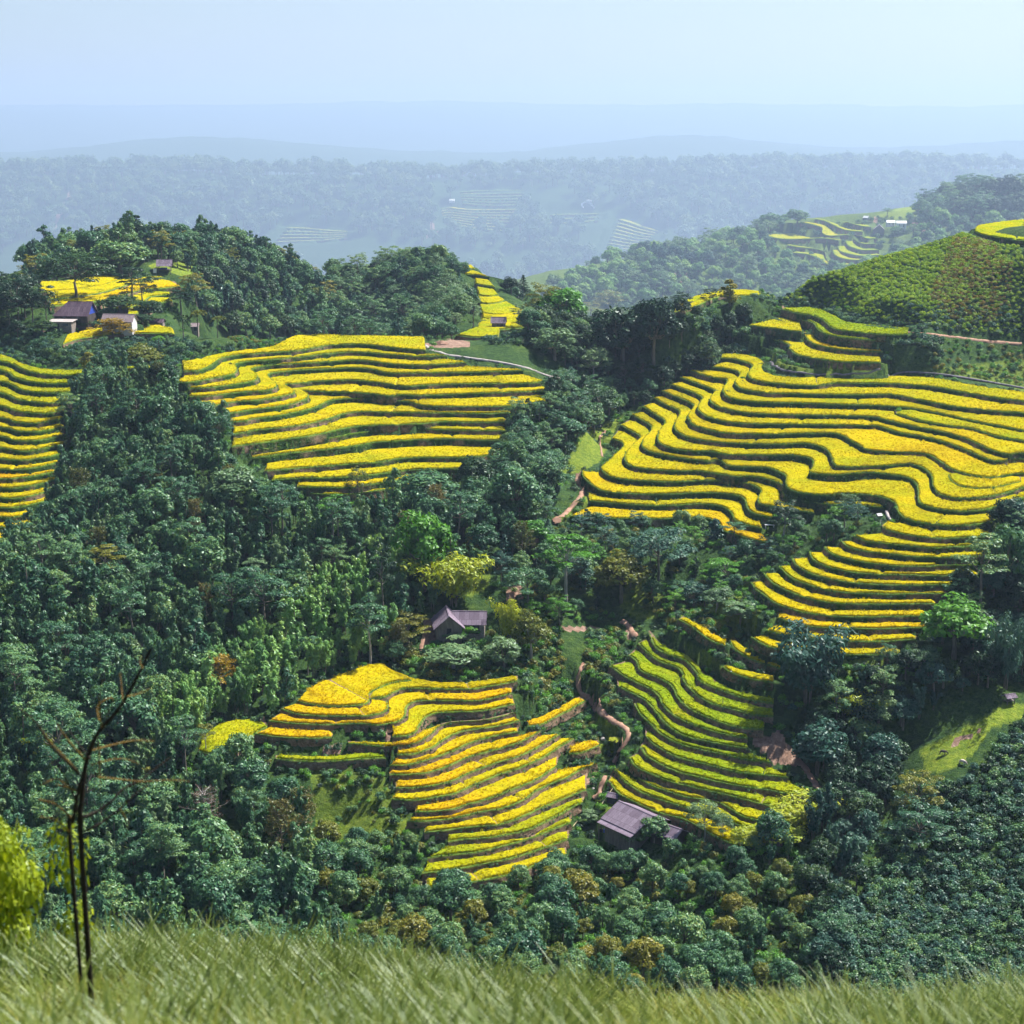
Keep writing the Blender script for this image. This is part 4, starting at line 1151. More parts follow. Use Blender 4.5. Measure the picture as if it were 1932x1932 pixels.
def p_dome(seed, H=7, W=6.5, dens=1.15, size=.42):
    p = Plant(seed); r = p.r
    p.tube([(0, 0, -1.5), (.1, 0, H * .2), (0, .1, H * .45)], [.28, .22, .16])
    nl = 20
    for i in range(nl):
        th = i * 2.4 + r.uniform(-.3, .3); cz = 1 - (i + .5) / nl * 1.25
        rr = math.sqrt(max(0, 1 - cz * cz)) if cz > 0 else r.uniform(.75, 1)
        c = np.array([math.cos(th) * rr * W * .34, math.sin(th) * rr * W * .34, H * (.53 + .34 * cz)])
        c += r.normal(0, .04 * W, 3)
        q = W * r.uniform(.12, .20)
        p.limb((0, 0, H * .38), c, .09, .03)
        p.lobe(c, (q, q, q * .8), int(125 * dens), size)
    return p.finish('dome_tree')

def p_layer(seed, H=8, W=7, trunk=.5, size=.32, n=11):
    p = Plant(seed); r = p.r
    fork = H * trunk
    p.tube([(0, 0, -1.5), (r.uniform(-.2, .2), 0, fork * .5), (0, r.uniform(-.2, .2), fork)], [.24, .19, .14])
    p.tube([(0, 0, fork), (.1, .1, H * .9)], [.12, .03])
    for i in range(n):
        th = i * 2.4 + r.uniform(-.4, .4); t = (i + .6) / n
        z = fork + (H - fork) * (.12 + .86 * t) 
        R_ = W * .42 * (1 - .55 * t) * r.uniform(.7, 1.15)
        c = np.array([math.cos(th) * R_, math.sin(th) * R_, z])
        p.limb((0, 0, fork + (z - fork) * .35), c, .08, .02, .05)
        q = W * r.uniform(.14, .22)
        p.lobe(c, (q, q, q * .34), 120, size, low=-.4, up=.9)
        for _ in range(2):
            c2 = c + np.array([math.cos(th), math.sin(th), 0]) * q * .8 + r.normal(0, .35, 3)
            p.lobe(c2, (q * .6, q * .6, q * .25), 45, size, low=-.4, up=.9)
    return p.finish('layered_tree')

def p_bamboo(seed, H=7, W=3.6, n=6, size=.52):
    p = Plant(seed); r = p.r
    for i in range(n):
        th = i * 2.4 + r.uniform(-.5, .5)
        lean = W * .5 * r.uniform(.15, 1.0)
        h = H * r.uniform(.68, 1.0)
        d = np.array([math.cos(th), math.sin(th)])
        P = []
        for t in np.linspace(0, 1, 7):
            o = .25 + lean * t ** 2.2
            P.append((d[0] * o, d[1] * o, h * (t if t < .8 else .8 + (t - .8) * .55) - (1.5 if t == 0 else 0)))
        p.tube(P, np.linspace(.05, .012, 7), 4)
        P = np.array(P)
        for t in np.linspace(.38, 1, 7):
            c = np.array([np.interp(t, np.linspace(0, 1, 7), P[:, k]) for k in range(3)])
            q = W * .17 * (1.25 - .55 * t) * r.uniform(.75, 1.3)
            p.lobe(c + r.normal(0, .12, 3), (q, q, q * .95), 34, size, asp=.36, droop=.8, up=.35)
    return p.finish('bamboo')

def p_column(seed, H=8, W=2.8, size=.46):
    p = Plant(seed); r = p.r
    p.tube([(0, 0, -1.5), (0, 0, H * .5), (.1, 0, H * .93)], [.16, .11, .04])
    for i in range(12):
        t = i / 11
        z = H * (.22 + .74 * t)
        q = W * (.30 + .14 * math.sin(3.1 * (t ** .8))) * r.uniform(.75, 1.2) * (1 - .35 * t)
        c = np.array([r.normal(0, W * .17), r.normal(0, W * .17), z - q * .3])
        p.lobe(c, (q, q, q * .8), 80, size, droop=.5)
    return p.finish('column_tree')

def p_cone(seed, H=8, W=3.6, size=.3):
    p = Plant(seed); r = p.r
    p.tube([(0, 0, -1.5), (0, 0, H * .95)], [.16, .03])
    for i in range(34):
        t = i / 33
        z = H * (.12 + .86 * t)
        th = i * 2.4
        R_ = W * .36 * (1 - t) ** .9
        q = W * .2 * (1.05 - .8 * t)
        p.lobe((math.cos(th) * R_, math.sin(th) * R_, z), (q, q, q * .6), 46, size, droop=.6, up=.3)
    return p.finish('cone_tree')

def p_shrub(seed, H=1.5, W=2.0, n=6, size=.26):
    p = Plant(seed); r = p.r
    for i in range(n):
        th = i * 2.4; R_ = W * .3 * math.sqrt(i / n)
        q = W * r.uniform(.2, .3)
        p.lobe((math.cos(th) * R_, math.sin(th) * R_, H * r.uniform(.35, .7)), (q, q, H * .32), 40, size)
    p.tube([(0, 0, -.8), (0, 0, H * .5)], [.05, .03], 4)
    return p.finish('shrub')

def p_bare(seed, H=8, W=6, size=.16, nleaf=900, trunk=.35):
    p = Plant(seed); r = p.r
    p.tube([(0, 0, -1.5), (.1, 0, H * trunk), (0, .1, H * .7), (.05, 0, H * .97)], [.17, .13, .07, .015])
    P = []
    for i in range(26):
        t = i / 25; th = i * 2.4
        z0 = H * (trunk + (.9 - trunk) * t)
        L_ = W * .5 * (1 - .55 * t) * r.uniform(.6, 1.1)
        e = np.array([math.cos(th) * L_, math.sin(th) * L_, z0 + L_ * r.uniform(.2, .6)])
        a = np.array([0, 0, z0 - .2])
        p.tube([a, .5 * (a + e) + r.normal(0, .1, 3), e], [.05, .03, .008], 4)
        for _ in range(4):
            q = a + (e - a) * r.uniform(.35, 1); e2 = q + unit(r.normal(0, 1, 3) + [0, 0, .5]) * L_ * .35
            p.tube([q, e2], [.018, .005], 3)
            k = nleaf // 104
            P.append(q + (e2 - q) * r.uniform(.2, 1.1, (k, 1)) + r.normal(0, .18, (k, 3)))
    P = np.vstack(P)
    p.lv(P, unit(r.normal(0, 1, P.shape)), size)
    return p.finish('bare_tree')

def p_palm(seed, H=4, W=2.6, n=11):
    """slender stem with a head of big drooping leaves"""
    p = Plant(seed); r = p.r
    p.tube([(0, 0, -1), (.05, 0, H * .5), (0, 0, H * .86)], [.09, .07, .05])
    for i in range(n):
        th = i * 2.4; L_ = W * .5 * r.uniform(.75, 1.1); rise = r.uniform(.1, .55)
        d = np.array([math.cos(th), math.sin(th)])
        P = []
        for t in np.linspace(.12, 1, 16):
            P.append((d[0] * L_ * t, d[1] * L_ * t, H * .86 + L_ * (rise * t * 1.6 - t * t * .9)))
        P = np.array(P)
        P = np.vstack([P, P, P]) + r.normal(0, .07, (48, 3))
        o = np.tile([d[0] * .4, d[1] * .4, .8], (48, 1))
        p.lv(P, o, .36, asp=.5, droop=.4, rnd=.4)
    return p.finish('palm_like')

def p_tuft(seed, H=8, W=4, n=7):
    p = Plant(seed); r = p.r
    p.tube([(0, 0, -1.5), (.1, 0, H * .4), (0, 0, H * .68)], [.16, .13, .10])
    for i in range(n):
        th = i * 2.4; R_ = W * .36 * r.uniform(.5, 1.1)
        c = np.array([math.cos(th) * R_, math.sin(th) * R_, H * r.uniform(.72, .96)])
        p.limb((0, 0, H * .62), c, .06, .02, 0)
        q = W * r.uniform(.11, .17)
        p.lobe(c, (q, q, q * .6), 75, .3)
    return p.finish('tufted_tree')

def p_far(seed, H=13, W=11):
    p = Plant(seed); r = p.r
    for i in range(9):
        th = i * 2.4; R_ = W * .33 * math.sqrt(i / 8)
        q = W * r.uniform(.17, .26)
        p.lobe((math.cos(th) * R_, math.sin(th) * R_, H * r.uniform(.45, .8)), (q, q, H * .22), 40, 1.5)
    p.tube([(0, 0, -3), (0, 0, H * .6)], [.5, .3], 4)
    return p.finish('far_tree')

PR = {
 'dome': [p_dome(s) for s in (1, 2, 3)],
 'tall': [p_layer(s, H=11, W=6, trunk=.52, n=12) for s in (4, 5)],
 'layer': [p_layer(s, trunk=.34, n=13) for s in (6, 7, 8)],
 'umbrella': [p_layer(s, H=7.5, W=8.5, trunk=.42, n=14, size=.36) for s in (9, 10)],
 'bamboo': [p_bamboo(s, H=8, W=3.0) for s in (11, 12, 13, 14)],
 'plume': [p_bamboo(s, H=9, W=8, n=13, size=.5) for s in (15, 16)],
 'column': [p_column(s) for s in (17, 18, 19)],
 'cone': [p_cone(s) for s in (20, 21)],
 'shrub': [p_shrub(s) for s in (22, 23, 24)],
 'bare': [p_bare(25)],
 'sparse': [p_bare(26, nleaf=2600, size=.26, trunk=.3)],
 'palm': [p_palm(s) for s in (27, 28)],
 'tuft': [p_tuft(s) for s in (29, 30)],
 'far': [p_far(s) for s in (31, 32, 33)],
}

def plant(kind, loc, sh, sw, mat, label, cat='tree', name='tree', group=None, var=None, rz=None, bark='bark'):
    """a tree or shrub of its own: an Empty at its foot, crown and trunk below it"""
    ps = PR[kind]
    p = ps[int(rng.integers(len(ps))) if var is None else var % len(ps)]
    o = empty(name, loc, rng.uniform(0, 6.28) if rz is None else rz, label, cat, group)
    o.scale = (sw, sw, sh)
    c = link('crown' if cat != 'shrub' else 'foliage', p.crown, o)
    c.material_slots[0].link = 'OBJECT'; c.material_slots[0].material = M[mat]
    if p.trunk is not None:
        t = link('trunk' if cat != 'shrub' else 'stem', p.trunk, o)
        if bark != 'bark':
            t.material_slots[0].link = 'OBJECT'; t.material_slots[0].material = M[bark]
    return o

HEROES = []     # (x, y, radius) kept clear by the scattered plants
def hero(kind, u, v, hpx, wpx, mat, label, name='tree', cat='tree', ymin=30, var=None, bark='bark', group=None):
    P = hit(u, v, ymin)
    ps = PR[kind]; vi = int(rng.integers(len(ps))) if var is None else var % len(ps)
    k = P.y / F
    # foreshortening: the sight line looks down on the crown
    H = hpx * k / ps[vi].H * .96; W = wpx * k / ps[vi].W
    P.z -= .2
    HEROES.append((P.x, P.y, max(.6, .28 * wpx * k)))
    return plant(kind, P, H, W, mat, label, cat, name, group, vi, bark=bark)

def D(c, x, y): return tuple(segs((c, [(x, y)]))[0])
HL = [
 # kind, crop, x, base y, top y, width (crop px), leaves, label, ymin, bark
 ('umbrella','a',540,835,490,420,'dark','tall spreading tree with a wide open crown behind the purple roofed farmhouse',400,'bark'),
 ('layer','a',130,1005,650,300,'dark','large dark leafy tree at the left edge beside the hill farmhouse',400,'bark'),
 ('layer','a',330,985,720,180,'dark','small dark tree between the edge tree and the low concrete roof',400,'bark'),
 ('tall','a',940,850,585,210,'dark','slim flat topped tree in front of the golden hill terraces, left of a pair',400,'bark'),
 ('layer','a',1008,878,640,250,'dark','flat topped tree in front of the golden hill terraces, right of a pair',400,'bark'),
 ('tall','a',1280,945,735,180,'dark','single small tree with slim trunk right of the golden hill terraces',400,'bark'),
 ('dome','a',850,925,790,260,'dark','round dark bush tree just right of the big purple roof',400,'bark'),
 ('dome','a',1060,975,830,190,'dark','dark round tree behind the low sheds of the hill farm',400,'bark'),
 ('column','a',975,480,225,170,'dark','tallest dark tree on the skyline of the left wooded hill',520,'bark'),
 ('cone','a',1390,410,275,110,'dark','pointed dark tree on the skyline right of the tallest one',520,'bark'),
 ('layer','a',1765,460,365,110,'dark','flat topped tree on the right shoulder of the left wooded hill',520,'bark'),
 ('tall','a',320,590,445,150,'dark','thin open tree on the far left skyline of the wooded hill',500,'bark'),
 ('dome','a',860,650,405,330,'forest','big round sunlit tree on the left wooded hill below the skyline',470,'bark'),
 ('dome','a',575,1035,960,130,'dark','dark low bush in front of the small white walled farm house',400,'bark'),
 ('dome','a',690,1045,965,120,'forest','green bush in front of the white walled shed, left of the orange bush',400,'bark'),
 ('dome','a',300,1070,965,170,'dark','dark bush in front of the low flat roofed annex',400,'bark'),
 ('dome','a',1010,1005,925,150,'dark','dark bush among the low dark sheds of the hill farm',400,'bark'),
 ('dome','a',770,955,880,110,'forest','small green tree squeezed between the farm roofs',400,'bark'),
 ('dome','e',1003,228,8,245,'olive','round domed tree standing alone above the middle terraces by the forest tip',350,'bark'),
 ('dome','e',735,290,95,150,'dark','dark bushy tree at the top of the forest spur left of the domed tree',330,'bark'),
 ('dome','e',1150,330,140,180,'dark','dark bushy tree at the top of the forest spur beside the golden terraces',330,'bark'),
 ('column','e',632,260,62,100,'olive','narrow tree with yellowish top at the head of the forest spur',330,'bark'),
 ('sparse','a',800,1110,955,240,'orange','orange brown bushy tree in front of the white walled farm shed',400,'bark'),
 ('palm','a',1400,1100,890,110,'olive','tallest slender papaya plant right of the hill farm',400,'bark'),
 ('palm','a',1540,1105,935,100,'olive','papaya plant on the grassy bank between the hill farm and the middle terraces',400,'bark'),
 ('palm','a',1670,1105,980,90,'olive','short papaya plant nearest the middle terraces',400,'bark'),
 ('palm','a',1300,1110,930,120,'dark','dark papaya plant beside the small pink roofed shed',400,'bark'),
 ('palm','a',1125,1190,1075,90,'bright','light green banana plant in the dark shrubs below the farm field',390,'bark'),
 ('dome','b',900,655,555,110,'dark','dark round tree on the left shoulder of the second wooded hill',560,'bark'),
 ('dome','b',1755,665,570,85,'dark','small dark round tree on the skyline right of the yellow ridge',520,'bark'),
 ('tall','b',1578,1055,820,120,'pale','slender tree beside the yellow ridge fields near the grey hut',440,'bark'),
 ('cone','c',160,800,650,90,'dark','dark pointed tree right of the yellow ridge',480,'bark'),
 ('dome','c',75,790,665,110,'dark','dark rounded tree right of the yellow ridge beside the pointed one',480,'bark'),
 ('tall','c',130,1040,850,100,'pale','thin pale tree in front of the lower yellow ridge field',440,'bark'),
 ('dome','c',430,1045,742,320,'bright','dense green domed tree at the saddle, nearest the yellow ridge fields',400,'bark'),
 ('layer','c',310,1010,705,260,'olive','bronze tinted tree behind the dense domed tree at the saddle',400,'bark'),
 ('umbrella','c',765,940,760,215,'olive','open flat topped tree standing against the hazy hill at the saddle',400,'bark'),
 ('tall','c',640,1000,845,150,'olive','thin yellowish tree between the domed tree and the open flat topped tree',400,'bark'),
 ('dome','c',1085,1280,800,300,'dark','huge dark green domed tree in the centre of the saddle, right of two',400,'bark'),
 ('dome','c',860,1340,865,360,'dark','huge dark green domed tree in the centre of the saddle, left of two',400,'bark'),
 ('layer','c',1275,915,765,165,'dark','tufty dark tree before the small golden field on the saddle',400,'bark'),
 ('layer','c',1480,870,740,120,'dark','small tufty tree on the edge of the golden field at the saddle',400,'bark'),
 ('column','c',1620,870,680,120,'olive','pointed feathery tree rising over the golden field at the saddle',400,'bark'),
 ('dome','c',380,1260,1018,260,'pale','grey green round tree below the dense domed tree at the saddle',380,'bark'),
 ('umbrella','g',655,300,30,230,'pale','pale tree with a leaning trunk just above the grey footpath',380,'palebark'),
 ('umbrella','g',700,570,310,260,'dark','bluish tree with pale trunk below the bend of the grey footpath',360,'palebark'),
 ('tall','g',630,420,245,80,'dark','thin straight tree crossing the grey footpath',360,'palebark'),
 ('dome','g',165,720,525,190,'forest','round bush tree at the right foot of the middle terraces',340,'bark'),
 ('dome','g',460,690,520,230,'forest','wide bush tree between the middle terraces and the grassy slope',340,'bark'),
 ('dome','f',1595,1080,790,240,'dark','dark round tree at the lower right end of the middle terraces',300,'bark'),
 ('column','f',1725,950,740,90,'forest','slim tree beside the dark round one below the middle terraces',300,'bark'),
 ('dome','f',1240,1200,900,380,'forest','broad grey green tree in front of the lowest middle terraces',300,'bark'),
 ('layer','f',760,1110,865,170,'olive','yellow green tree standing before the lowest middle terraces',300,'bark'),
 ('dome','f',1880,1290,835,330,'forest','large shaded tree in the gully right of the middle terraces',300,'bark'),
 ('tall','f',585,1440,1040,190,'bright','tall tree with bare pale trunk rising from the left forest',260,'palebark'),
 ('tall','i',755,620,285,270,'olive','tall umbrella tree with pale trunk in the middle of the left forest',250,'palebark'),
 ('tall','i',1822,600,360,190,'pale','grey leaved tree with pale trunk in the middle of the forest',250,'palebark'),
 ('dome','e',1650,1210,870,330,'pale','broad pale crowned tree below the foot of the middle terraces',290,'bark'),
 ('dome','j',1235,640,0,340,'bright','very tall broad green tree above the timber farmhouse in the valley',250,'bark'),
 ('plume','j',1440,740,330,400,'lime','bright yellow green bamboo above the timber farmhouse',250,'bark'),
 ('tall','j',845,1185,600,270,'forest','tall tree with bare white trunk at the top of the lower left field',240,'palebark'),
 ('tall','j',938,930,190,200,'dark','tall dark tree with brown trunk left of the timber farmhouse',250,'bark'),
 ('cone','j',1795,460,205,125,'teal','dark pointed conifer above the timber farmhouse',260,'bark'),
 ('cone','j',1560,420,225,170,'olive','broad grey olive conifer left of the pointed one',260,'bark'),
 ('dome','k',200,310,110,230,'bright','bright round tree on the bank above the red earth cutting',280,'bark'),
 ('cone','k',335,300,105,110,'teal','narrow dark conifer at the start of the red footpath',280,'bark'),
 ('tall','k',465,725,175,360,'bright','tall layered tree with forked white trunk in the central valley',260,'palebark'),
 ('umbrella','k',1110,580,145,400,'teal','wide layered tree with several stems below the right terraces',270,'bark'),
 ('layer','k',1600,620,375,300,'bright','round layered tree with pale trunk left of the lower right terraces',260,'palebark'),
 ('tall','k',1650,280,128,150,'forest','small umbrella tree before the lowest right terrace',270,'bark'),
 ('column','k',1512,300,100,100,'teal','narrow dark tree before the lowest right terrace',270,'bark'),
 ('dome','k',1530,770,585,190,'pale','white leaved bush tree on the grassy spur left of the lower right terraces',250,'palebark'),
 ('dome','k',1700,850,690,230,'pale','pale bush tree on the grassy spur beside the white leaved one',250,'bark'),
 ('umbrella','k',190,760,440,380,'forest','spreading tree over the red earth bank right of the farmhouse garden',250,'bark'),
 ('dome','k',215,1130,740,240,'olive','grey olive tree with a bent trunk right of the timber farmhouse',240,'palebark'),
 ('dome','k',850,720,330,330,'olive','dull olive tree in the shade of the central valley',255,'bark'),
 ('cone','k',600,640,410,110,'teal','very dark thin conifer in the shade of the central valley',255,'bark'),
 ('dome','k',1290,700,550,220,'forest','low round tree on the shaded grass of the central valley',255,'bark'),
 ('tall','h',232,1480,1075,220,'dark','dark slender tree in front of the lowest right terraces',260,'palebark'),
 ('sparse','h',690,1255,1060,160,'pale','thin sparse tree below the brown fallow plot of the right terraces',260,'bark'),
 ('dome','l',1430,1120,630,420,'bright','vivid green dense round tree at the right end of the lower right terraces',230,'bark'),
 ('plume','l',400,1420,830,500,'teal','huge drooping blue green bamboo clump in front of the lower right terraces',220,'bark'),
 ('tall','l',1610,820,170,330,'forest','tall tree with an orange brown trunk at the right end of the terraces',235,'bark'),
 ('dome','l',1800,700,110,300,'forest','tall shaded tree at the right edge above the vivid round tree',235,'bark'),
 ('dome','l',1880,900,420,260,'dark','dark tree at the right edge beside the vivid round tree',232,'bark'),
 ('plume','l',1800,1330,730,330,'teal','dark bamboo at the right edge below the vivid round tree',220,'bark'),
 ('cone','l',1095,1230,1010,130,'bright','light green young conifer below the lower right terraces',220,'bark'),
 ('umbrella','l',1225,1270,1000,230,'pale','pale layered tree below the lower right terraces next to the young conifer',220,'palebark'),
 ('plume','p',740,420,190,250,'lime','yellow green bamboo in the gully right of the landslide',215,'bark'),
 ('dome','p',905,480,200,230,'pale','greyish crowned tree right of the yellow green bamboo',215,'bark'),
 ('dome','p',790,650,355,240,'forest','grey green tree in the gully below the yellow green bamboo',215,'bark'),
 ('dome','p',470,820,380,330,'teal','dark bluish tree clump right of the landslide',215,'bark'),
 ('dome','p',860,1030,640,290,'dark','dark broad leaved tree with pale trunk in the lower right forest',205,'palebark'),
 ('cone','p',660,930,715,130,'lime','bright green young conifer beside the dark broad leaved tree',205,'bark'),
 ('layer','p',1170,1120,730,340,'olive','yellow topped layered tree below the pasture',205,'bark'),
 ('layer','p',1190,1330,960,380,'forest','wide layered tree at the bottom right below the yellow topped one',200,'bark'),
 ('umbrella','o',1440,1285,935,290,'pale','feathery pale tree with forked trunk right of the lower farmhouse',200,'palebark'),
 ('umbrella','o',1570,1290,1040,190,'pale','smaller feathery tree beside the forked one near the lower farmhouse',200,'palebark'),
 ('dome','o',1090,1290,1070,190,'forest','dark leafy tree leaning over the right side of the lower farmhouse roof',200,'bark'),
 ('dome','o',940,1320,1125,170,'pale','light green tree in front of the lower farmhouse roof',200,'bark'),
 ('dome','o',640,1160,1035,130,'pale','round fruit tree at the left corner of the lower farmhouse',200,'bark'),
 ('dome','o',1740,1330,1150,230,'lime','bright yellow green leafy tree at the bottom of the green terraces',195,'bark'),
 ('dome','p',190,1300,1100,330,'lime','bright yellow green tree right of its twin at the bottom of the green terraces',195,'bark'),
 ('plume','p',330,1180,945,380,'lime','yellowish bamboo at the lower end of the green terraces',205,'bark'),
 ('bare','m',1450,1235,820,240,'brown','reddish brown bare tree with pale trunk in the lower left forest',190,'palebark'),
 ('sparse','m',200,1170,980,180,'pale','thin bare branched bush at the lower left above the yellow bush',190,'bark'),
 ('layer','m',300,800,470,320,'lime','lime topped tree at the left in front of the dark forest',195,'bark'),
 ('dome','m',1065,740,608,150,'bright','vivid green round tree just left of the yellow field in the forest',200,'bark'),
 ('dome','m',1305,660,530,150,'bright','vivid green round bush at the left end of the yellow field in the forest',200,'bark'),
 ('dome','m',1010,850,725,180,'olive','olive topped tree behind the bare twigs, lower left forest',195,'bark'),
 ('tall','m',1460,670,405,130,'olive','thin young tree with a slim trunk standing in the yellow field',205,'palebark'),
 ('sparse','i',1560,1330,1050,230,'orange','orange leaved sparse tree in the lower part of the left forest',240,'palebark'),
 ('dome','i',585,330,175,160,'bright','bright green layered tree in the dark forest beside the left terraces',260,'bark'),
 ('dome','j',1440,1180,990,340,'pale','pale leaved tree in front of the timber farmhouse',235,'palebark'),
 ('dome','j',1790,1200,930,250,'pale','broad leaved pale green tree right of the timber farmhouse garden',235,'bark'),
 ('palm','j',1445,1040,920,150,'pale','papaya plant against the stone wall of the timber farmhouse',240,'palebark'),
 ('plume','j',1830,1010,660,230,'lime','fern like yellow green bamboo at the right end of the timber farmhouse',240,'bark'),
 ('dome','j',1520,960,850,200,'bright','vine covered bush in front of the timber farmhouse',240,'bark'),
 ('layer','j',1120,1000,760,260,'olive','yellowish bush tree left of the timber farmhouse',240,'bark'),
 ('palm','o',835,610,530,130,'lime','banana like clump beside the valley footpath',220,'bark'),
 ('dome','d',498,228,118,135,'forest','round tree standing alone on the skyline of the hazy terraced hill',2400,'bark'),
 ('dome','d',140,350,222,155,'forest','bushy tree at the left end of the hazy terraced hill',2400,'bark'),
 ('dome','d',330,312,190,130,'forest','bushy tree beside the upper hazy terraces',2400,'bark'),
 ('tall','d',965,248,180,70,'forest','small tree on the brown slope above the hazy village',2400,'bark'),
 ('tall','d',1240,165,98,80,'forest','small round tree on the skyline above the red earth scar',2400,'bark'),
 ('tuft','d',1720,305,125,95,'dark','tall thin trunked tree standing on the right hand skyline',430,'bark'),
 ('tuft','d',1290,385,265,90,'dark','small black looking tree on the slope of the right hand skyline',430,'bark'),
 ('shrub','d',1255,400,342,95,'dark','dark bush at the foot of the small skyline tree',430,'bark'),
 ('shrub','d',1850,285,238,70,'dark','dark bush on the skyline field at the right',430,'bark'),
 ('shrub','d',365,700,645,90,'dark','spiky bush on the lower end of the right hand skyline',430,'bark'),
]
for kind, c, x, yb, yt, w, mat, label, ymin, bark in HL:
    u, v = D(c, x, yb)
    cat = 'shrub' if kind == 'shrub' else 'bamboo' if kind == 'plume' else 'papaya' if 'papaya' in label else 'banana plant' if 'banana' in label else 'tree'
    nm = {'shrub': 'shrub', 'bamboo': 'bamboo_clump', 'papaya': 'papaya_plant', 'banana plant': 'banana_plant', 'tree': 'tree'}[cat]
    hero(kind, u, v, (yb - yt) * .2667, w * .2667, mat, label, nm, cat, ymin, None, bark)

# pine grove on the hazy hill
for i in range(13):
    t = i / 12
    u, v = D('c', 1010 + 450 * t, 540 + 50 * t + (i % 2) * 25)
    hero('cone' if i % 3 else 'dome', u, v, 36 - 10 * abs(t - .25), 24, 'teal', 'dark blue green tree in the grove on the near slope of the hazy hill', 'grove_tree', 'tree', 2400, None, group='trees of the dark grove on the hazy hill')

# ------------------------------------------------------------------ plants: masses
HX = np.array(HEROES)
AVOID = []      # (x, y, r) kept free for houses and paths, filled below
def D_poly(*ss): return segs(*ss)

def scatter_pts(poly, y0, y1, spacing, fmin=1.2, keep=1.0, hmin=True):
    """jittered points on the ground whose foot lies inside an outline of the hillside"""
    pj = np.array(poly)
    u0, u1 = pj[:, 0].min(), pj[:, 0].max()
    a0, a1 = (u0 - 966) / F * 1.12 - .01, (u1 - 966) / F * 1.12 + .01
    x0, x1 = min(a0 * y0, a0 * y1), max(a1 * y0, a1 * y1)
    xs, ys = np.meshgrid(np.arange(x0, x1, spacing), np.arange(y0, y1, spacing))
    P = np.stack([xs.ravel(), ys.ravel()], -1) + (rng.random((xs.size, 2)) - .5) * spacing * .95
    z = ground_z(P[:, 0], P[:, 1])
    uv = proj(np.column_stack([P, z]))
    m = in_poly(uv, poly) & (rng.random(len(P)) < keep)
    m &= field_dist(P[:, 0], P[:, 1]) > fmin
    P, z = P[m], z[m]
    if len(P) and y0 < 6000:
        m = ~in_crop(P[:, 0], P[:, 1]); P, z = P[m], z[m]
    if hmin and len(P):
        m = np.ones(len(P), bool)
        for hx, hy, hr in list(HEROES) + AVOID:
            m &= (P[:, 0] - hx) ** 2 + (P[:, 1] - hy) ** 2 > hr * hr
        P, z = P[m], z[m]
    return np.column_stack([P, z])

def mass(name, pts, scl, protos, hscale=None, kind='stuff'):
    """one object: a plant set on every point (geometry nodes)"""
    n = len(pts)
    me = bpy.data.meshes.new(name)
    me.vertices.add(n)
    me.vertices.foreach_set('co', np.asarray(pts, np.float32).ravel())
    a = me.attributes.new('turn', 'FLOAT_VECTOR', 'POINT')
    rot = np.zeros((n, 3), np.float32); rot[:, 2] = rng.uniform(0, 6.28, n); rot[:, :2] = rng.normal(0, .05, (n, 2))
    a.data.foreach_set('vector', rot.ravel())
    a = me.attributes.new('size', 'FLOAT_VECTOR', 'POINT')
    sc = np.column_stack([scl, scl, scl * (np.ones(n) if hscale is None else hscale)]).astype(np.float32)
    a.data.foreach_set('vector', sc.ravel())
    a = me.attributes.new('pick', 'INT', 'POINT')
    a.data.foreach_set('value', rng.integers(0, len(protos), n).astype(np.int32))
    o = link(name, me)
    tag(o, kind=kind)
    pc = bpy.data.collections.new(name + '_plants')
    for i, p in enumerate(protos):
        p.name = '%s_%02d' % (name, i)
        pc.objects.link(p)
    ng = bpy.data.node_groups.new(name, 'GeometryNodeTree')
    ng.interface.new_socket('Geometry', in_out='INPUT', socket_type='NodeSocketGeometry')
    ng.interface.new_socket('Geometry', in_out='OUTPUT', socket_type='NodeSocketGeometry')
    gi, go = ng.nodes.new('NodeGroupInput'), ng.nodes.new('NodeGroupOutput')
    ip = ng.nodes.new('GeometryNodeInstanceOnPoints')
    ci = ng.nodes.new('GeometryNodeCollectionInfo')
    ci.inputs['Collection'].default_value = pc
    ci.inputs['Separate Children'].default_value = True
    ci.inputs['Reset Children'].default_value = True
    def na(nm, t):
        x = ng.nodes.new('GeometryNodeInputNamedAttribute'); x.data_type = t; x.inputs['Name'].default_value = nm
        return x.outputs['Attribute']
    er = ng.nodes.new('FunctionNodeEulerToRotation')
    ng.links.new(na('turn', 'FLOAT_VECTOR'), er.inputs[0])
    ng.links.new(gi.outputs[0], ip.inputs['Points'])
    ng.links.new(ci.outputs[0], ip.inputs['Instance'])
    ip.inputs['Pick Instance'].default_value = True
    ng.links.new(na('pick', 'INT'), ip.inputs['Instance Index'])
    ng.links.new(er.outputs[0], ip.inputs['Rotation'])
    ng.links.new(na('size', 'FLOAT_VECTOR'), ip.inputs['Scale'])
    ng.links.new(ip.outputs[0], go.inputs[0])
    md = o.modifiers.new('plants', 'NODES')
    md.node_group = ng
    return o

# ------------------------------------------------------------------ buildings
def mpp(y): return y / F       # metres for one picture unit at distance y

def slab(mb, a, b, c, d, th):
    """a thick sheet with corners a b c d"""
    a, b, c, d = [np.array(p, float) for p in (a, b, c, d)]
    nrm = np.cross(b - a, d - a); nrm /= np.linalg.norm(nrm)
    if nrm[2] < 0: nrm = -nrm
    mb.prism([a, b, c, d], tuple(nrm * th))

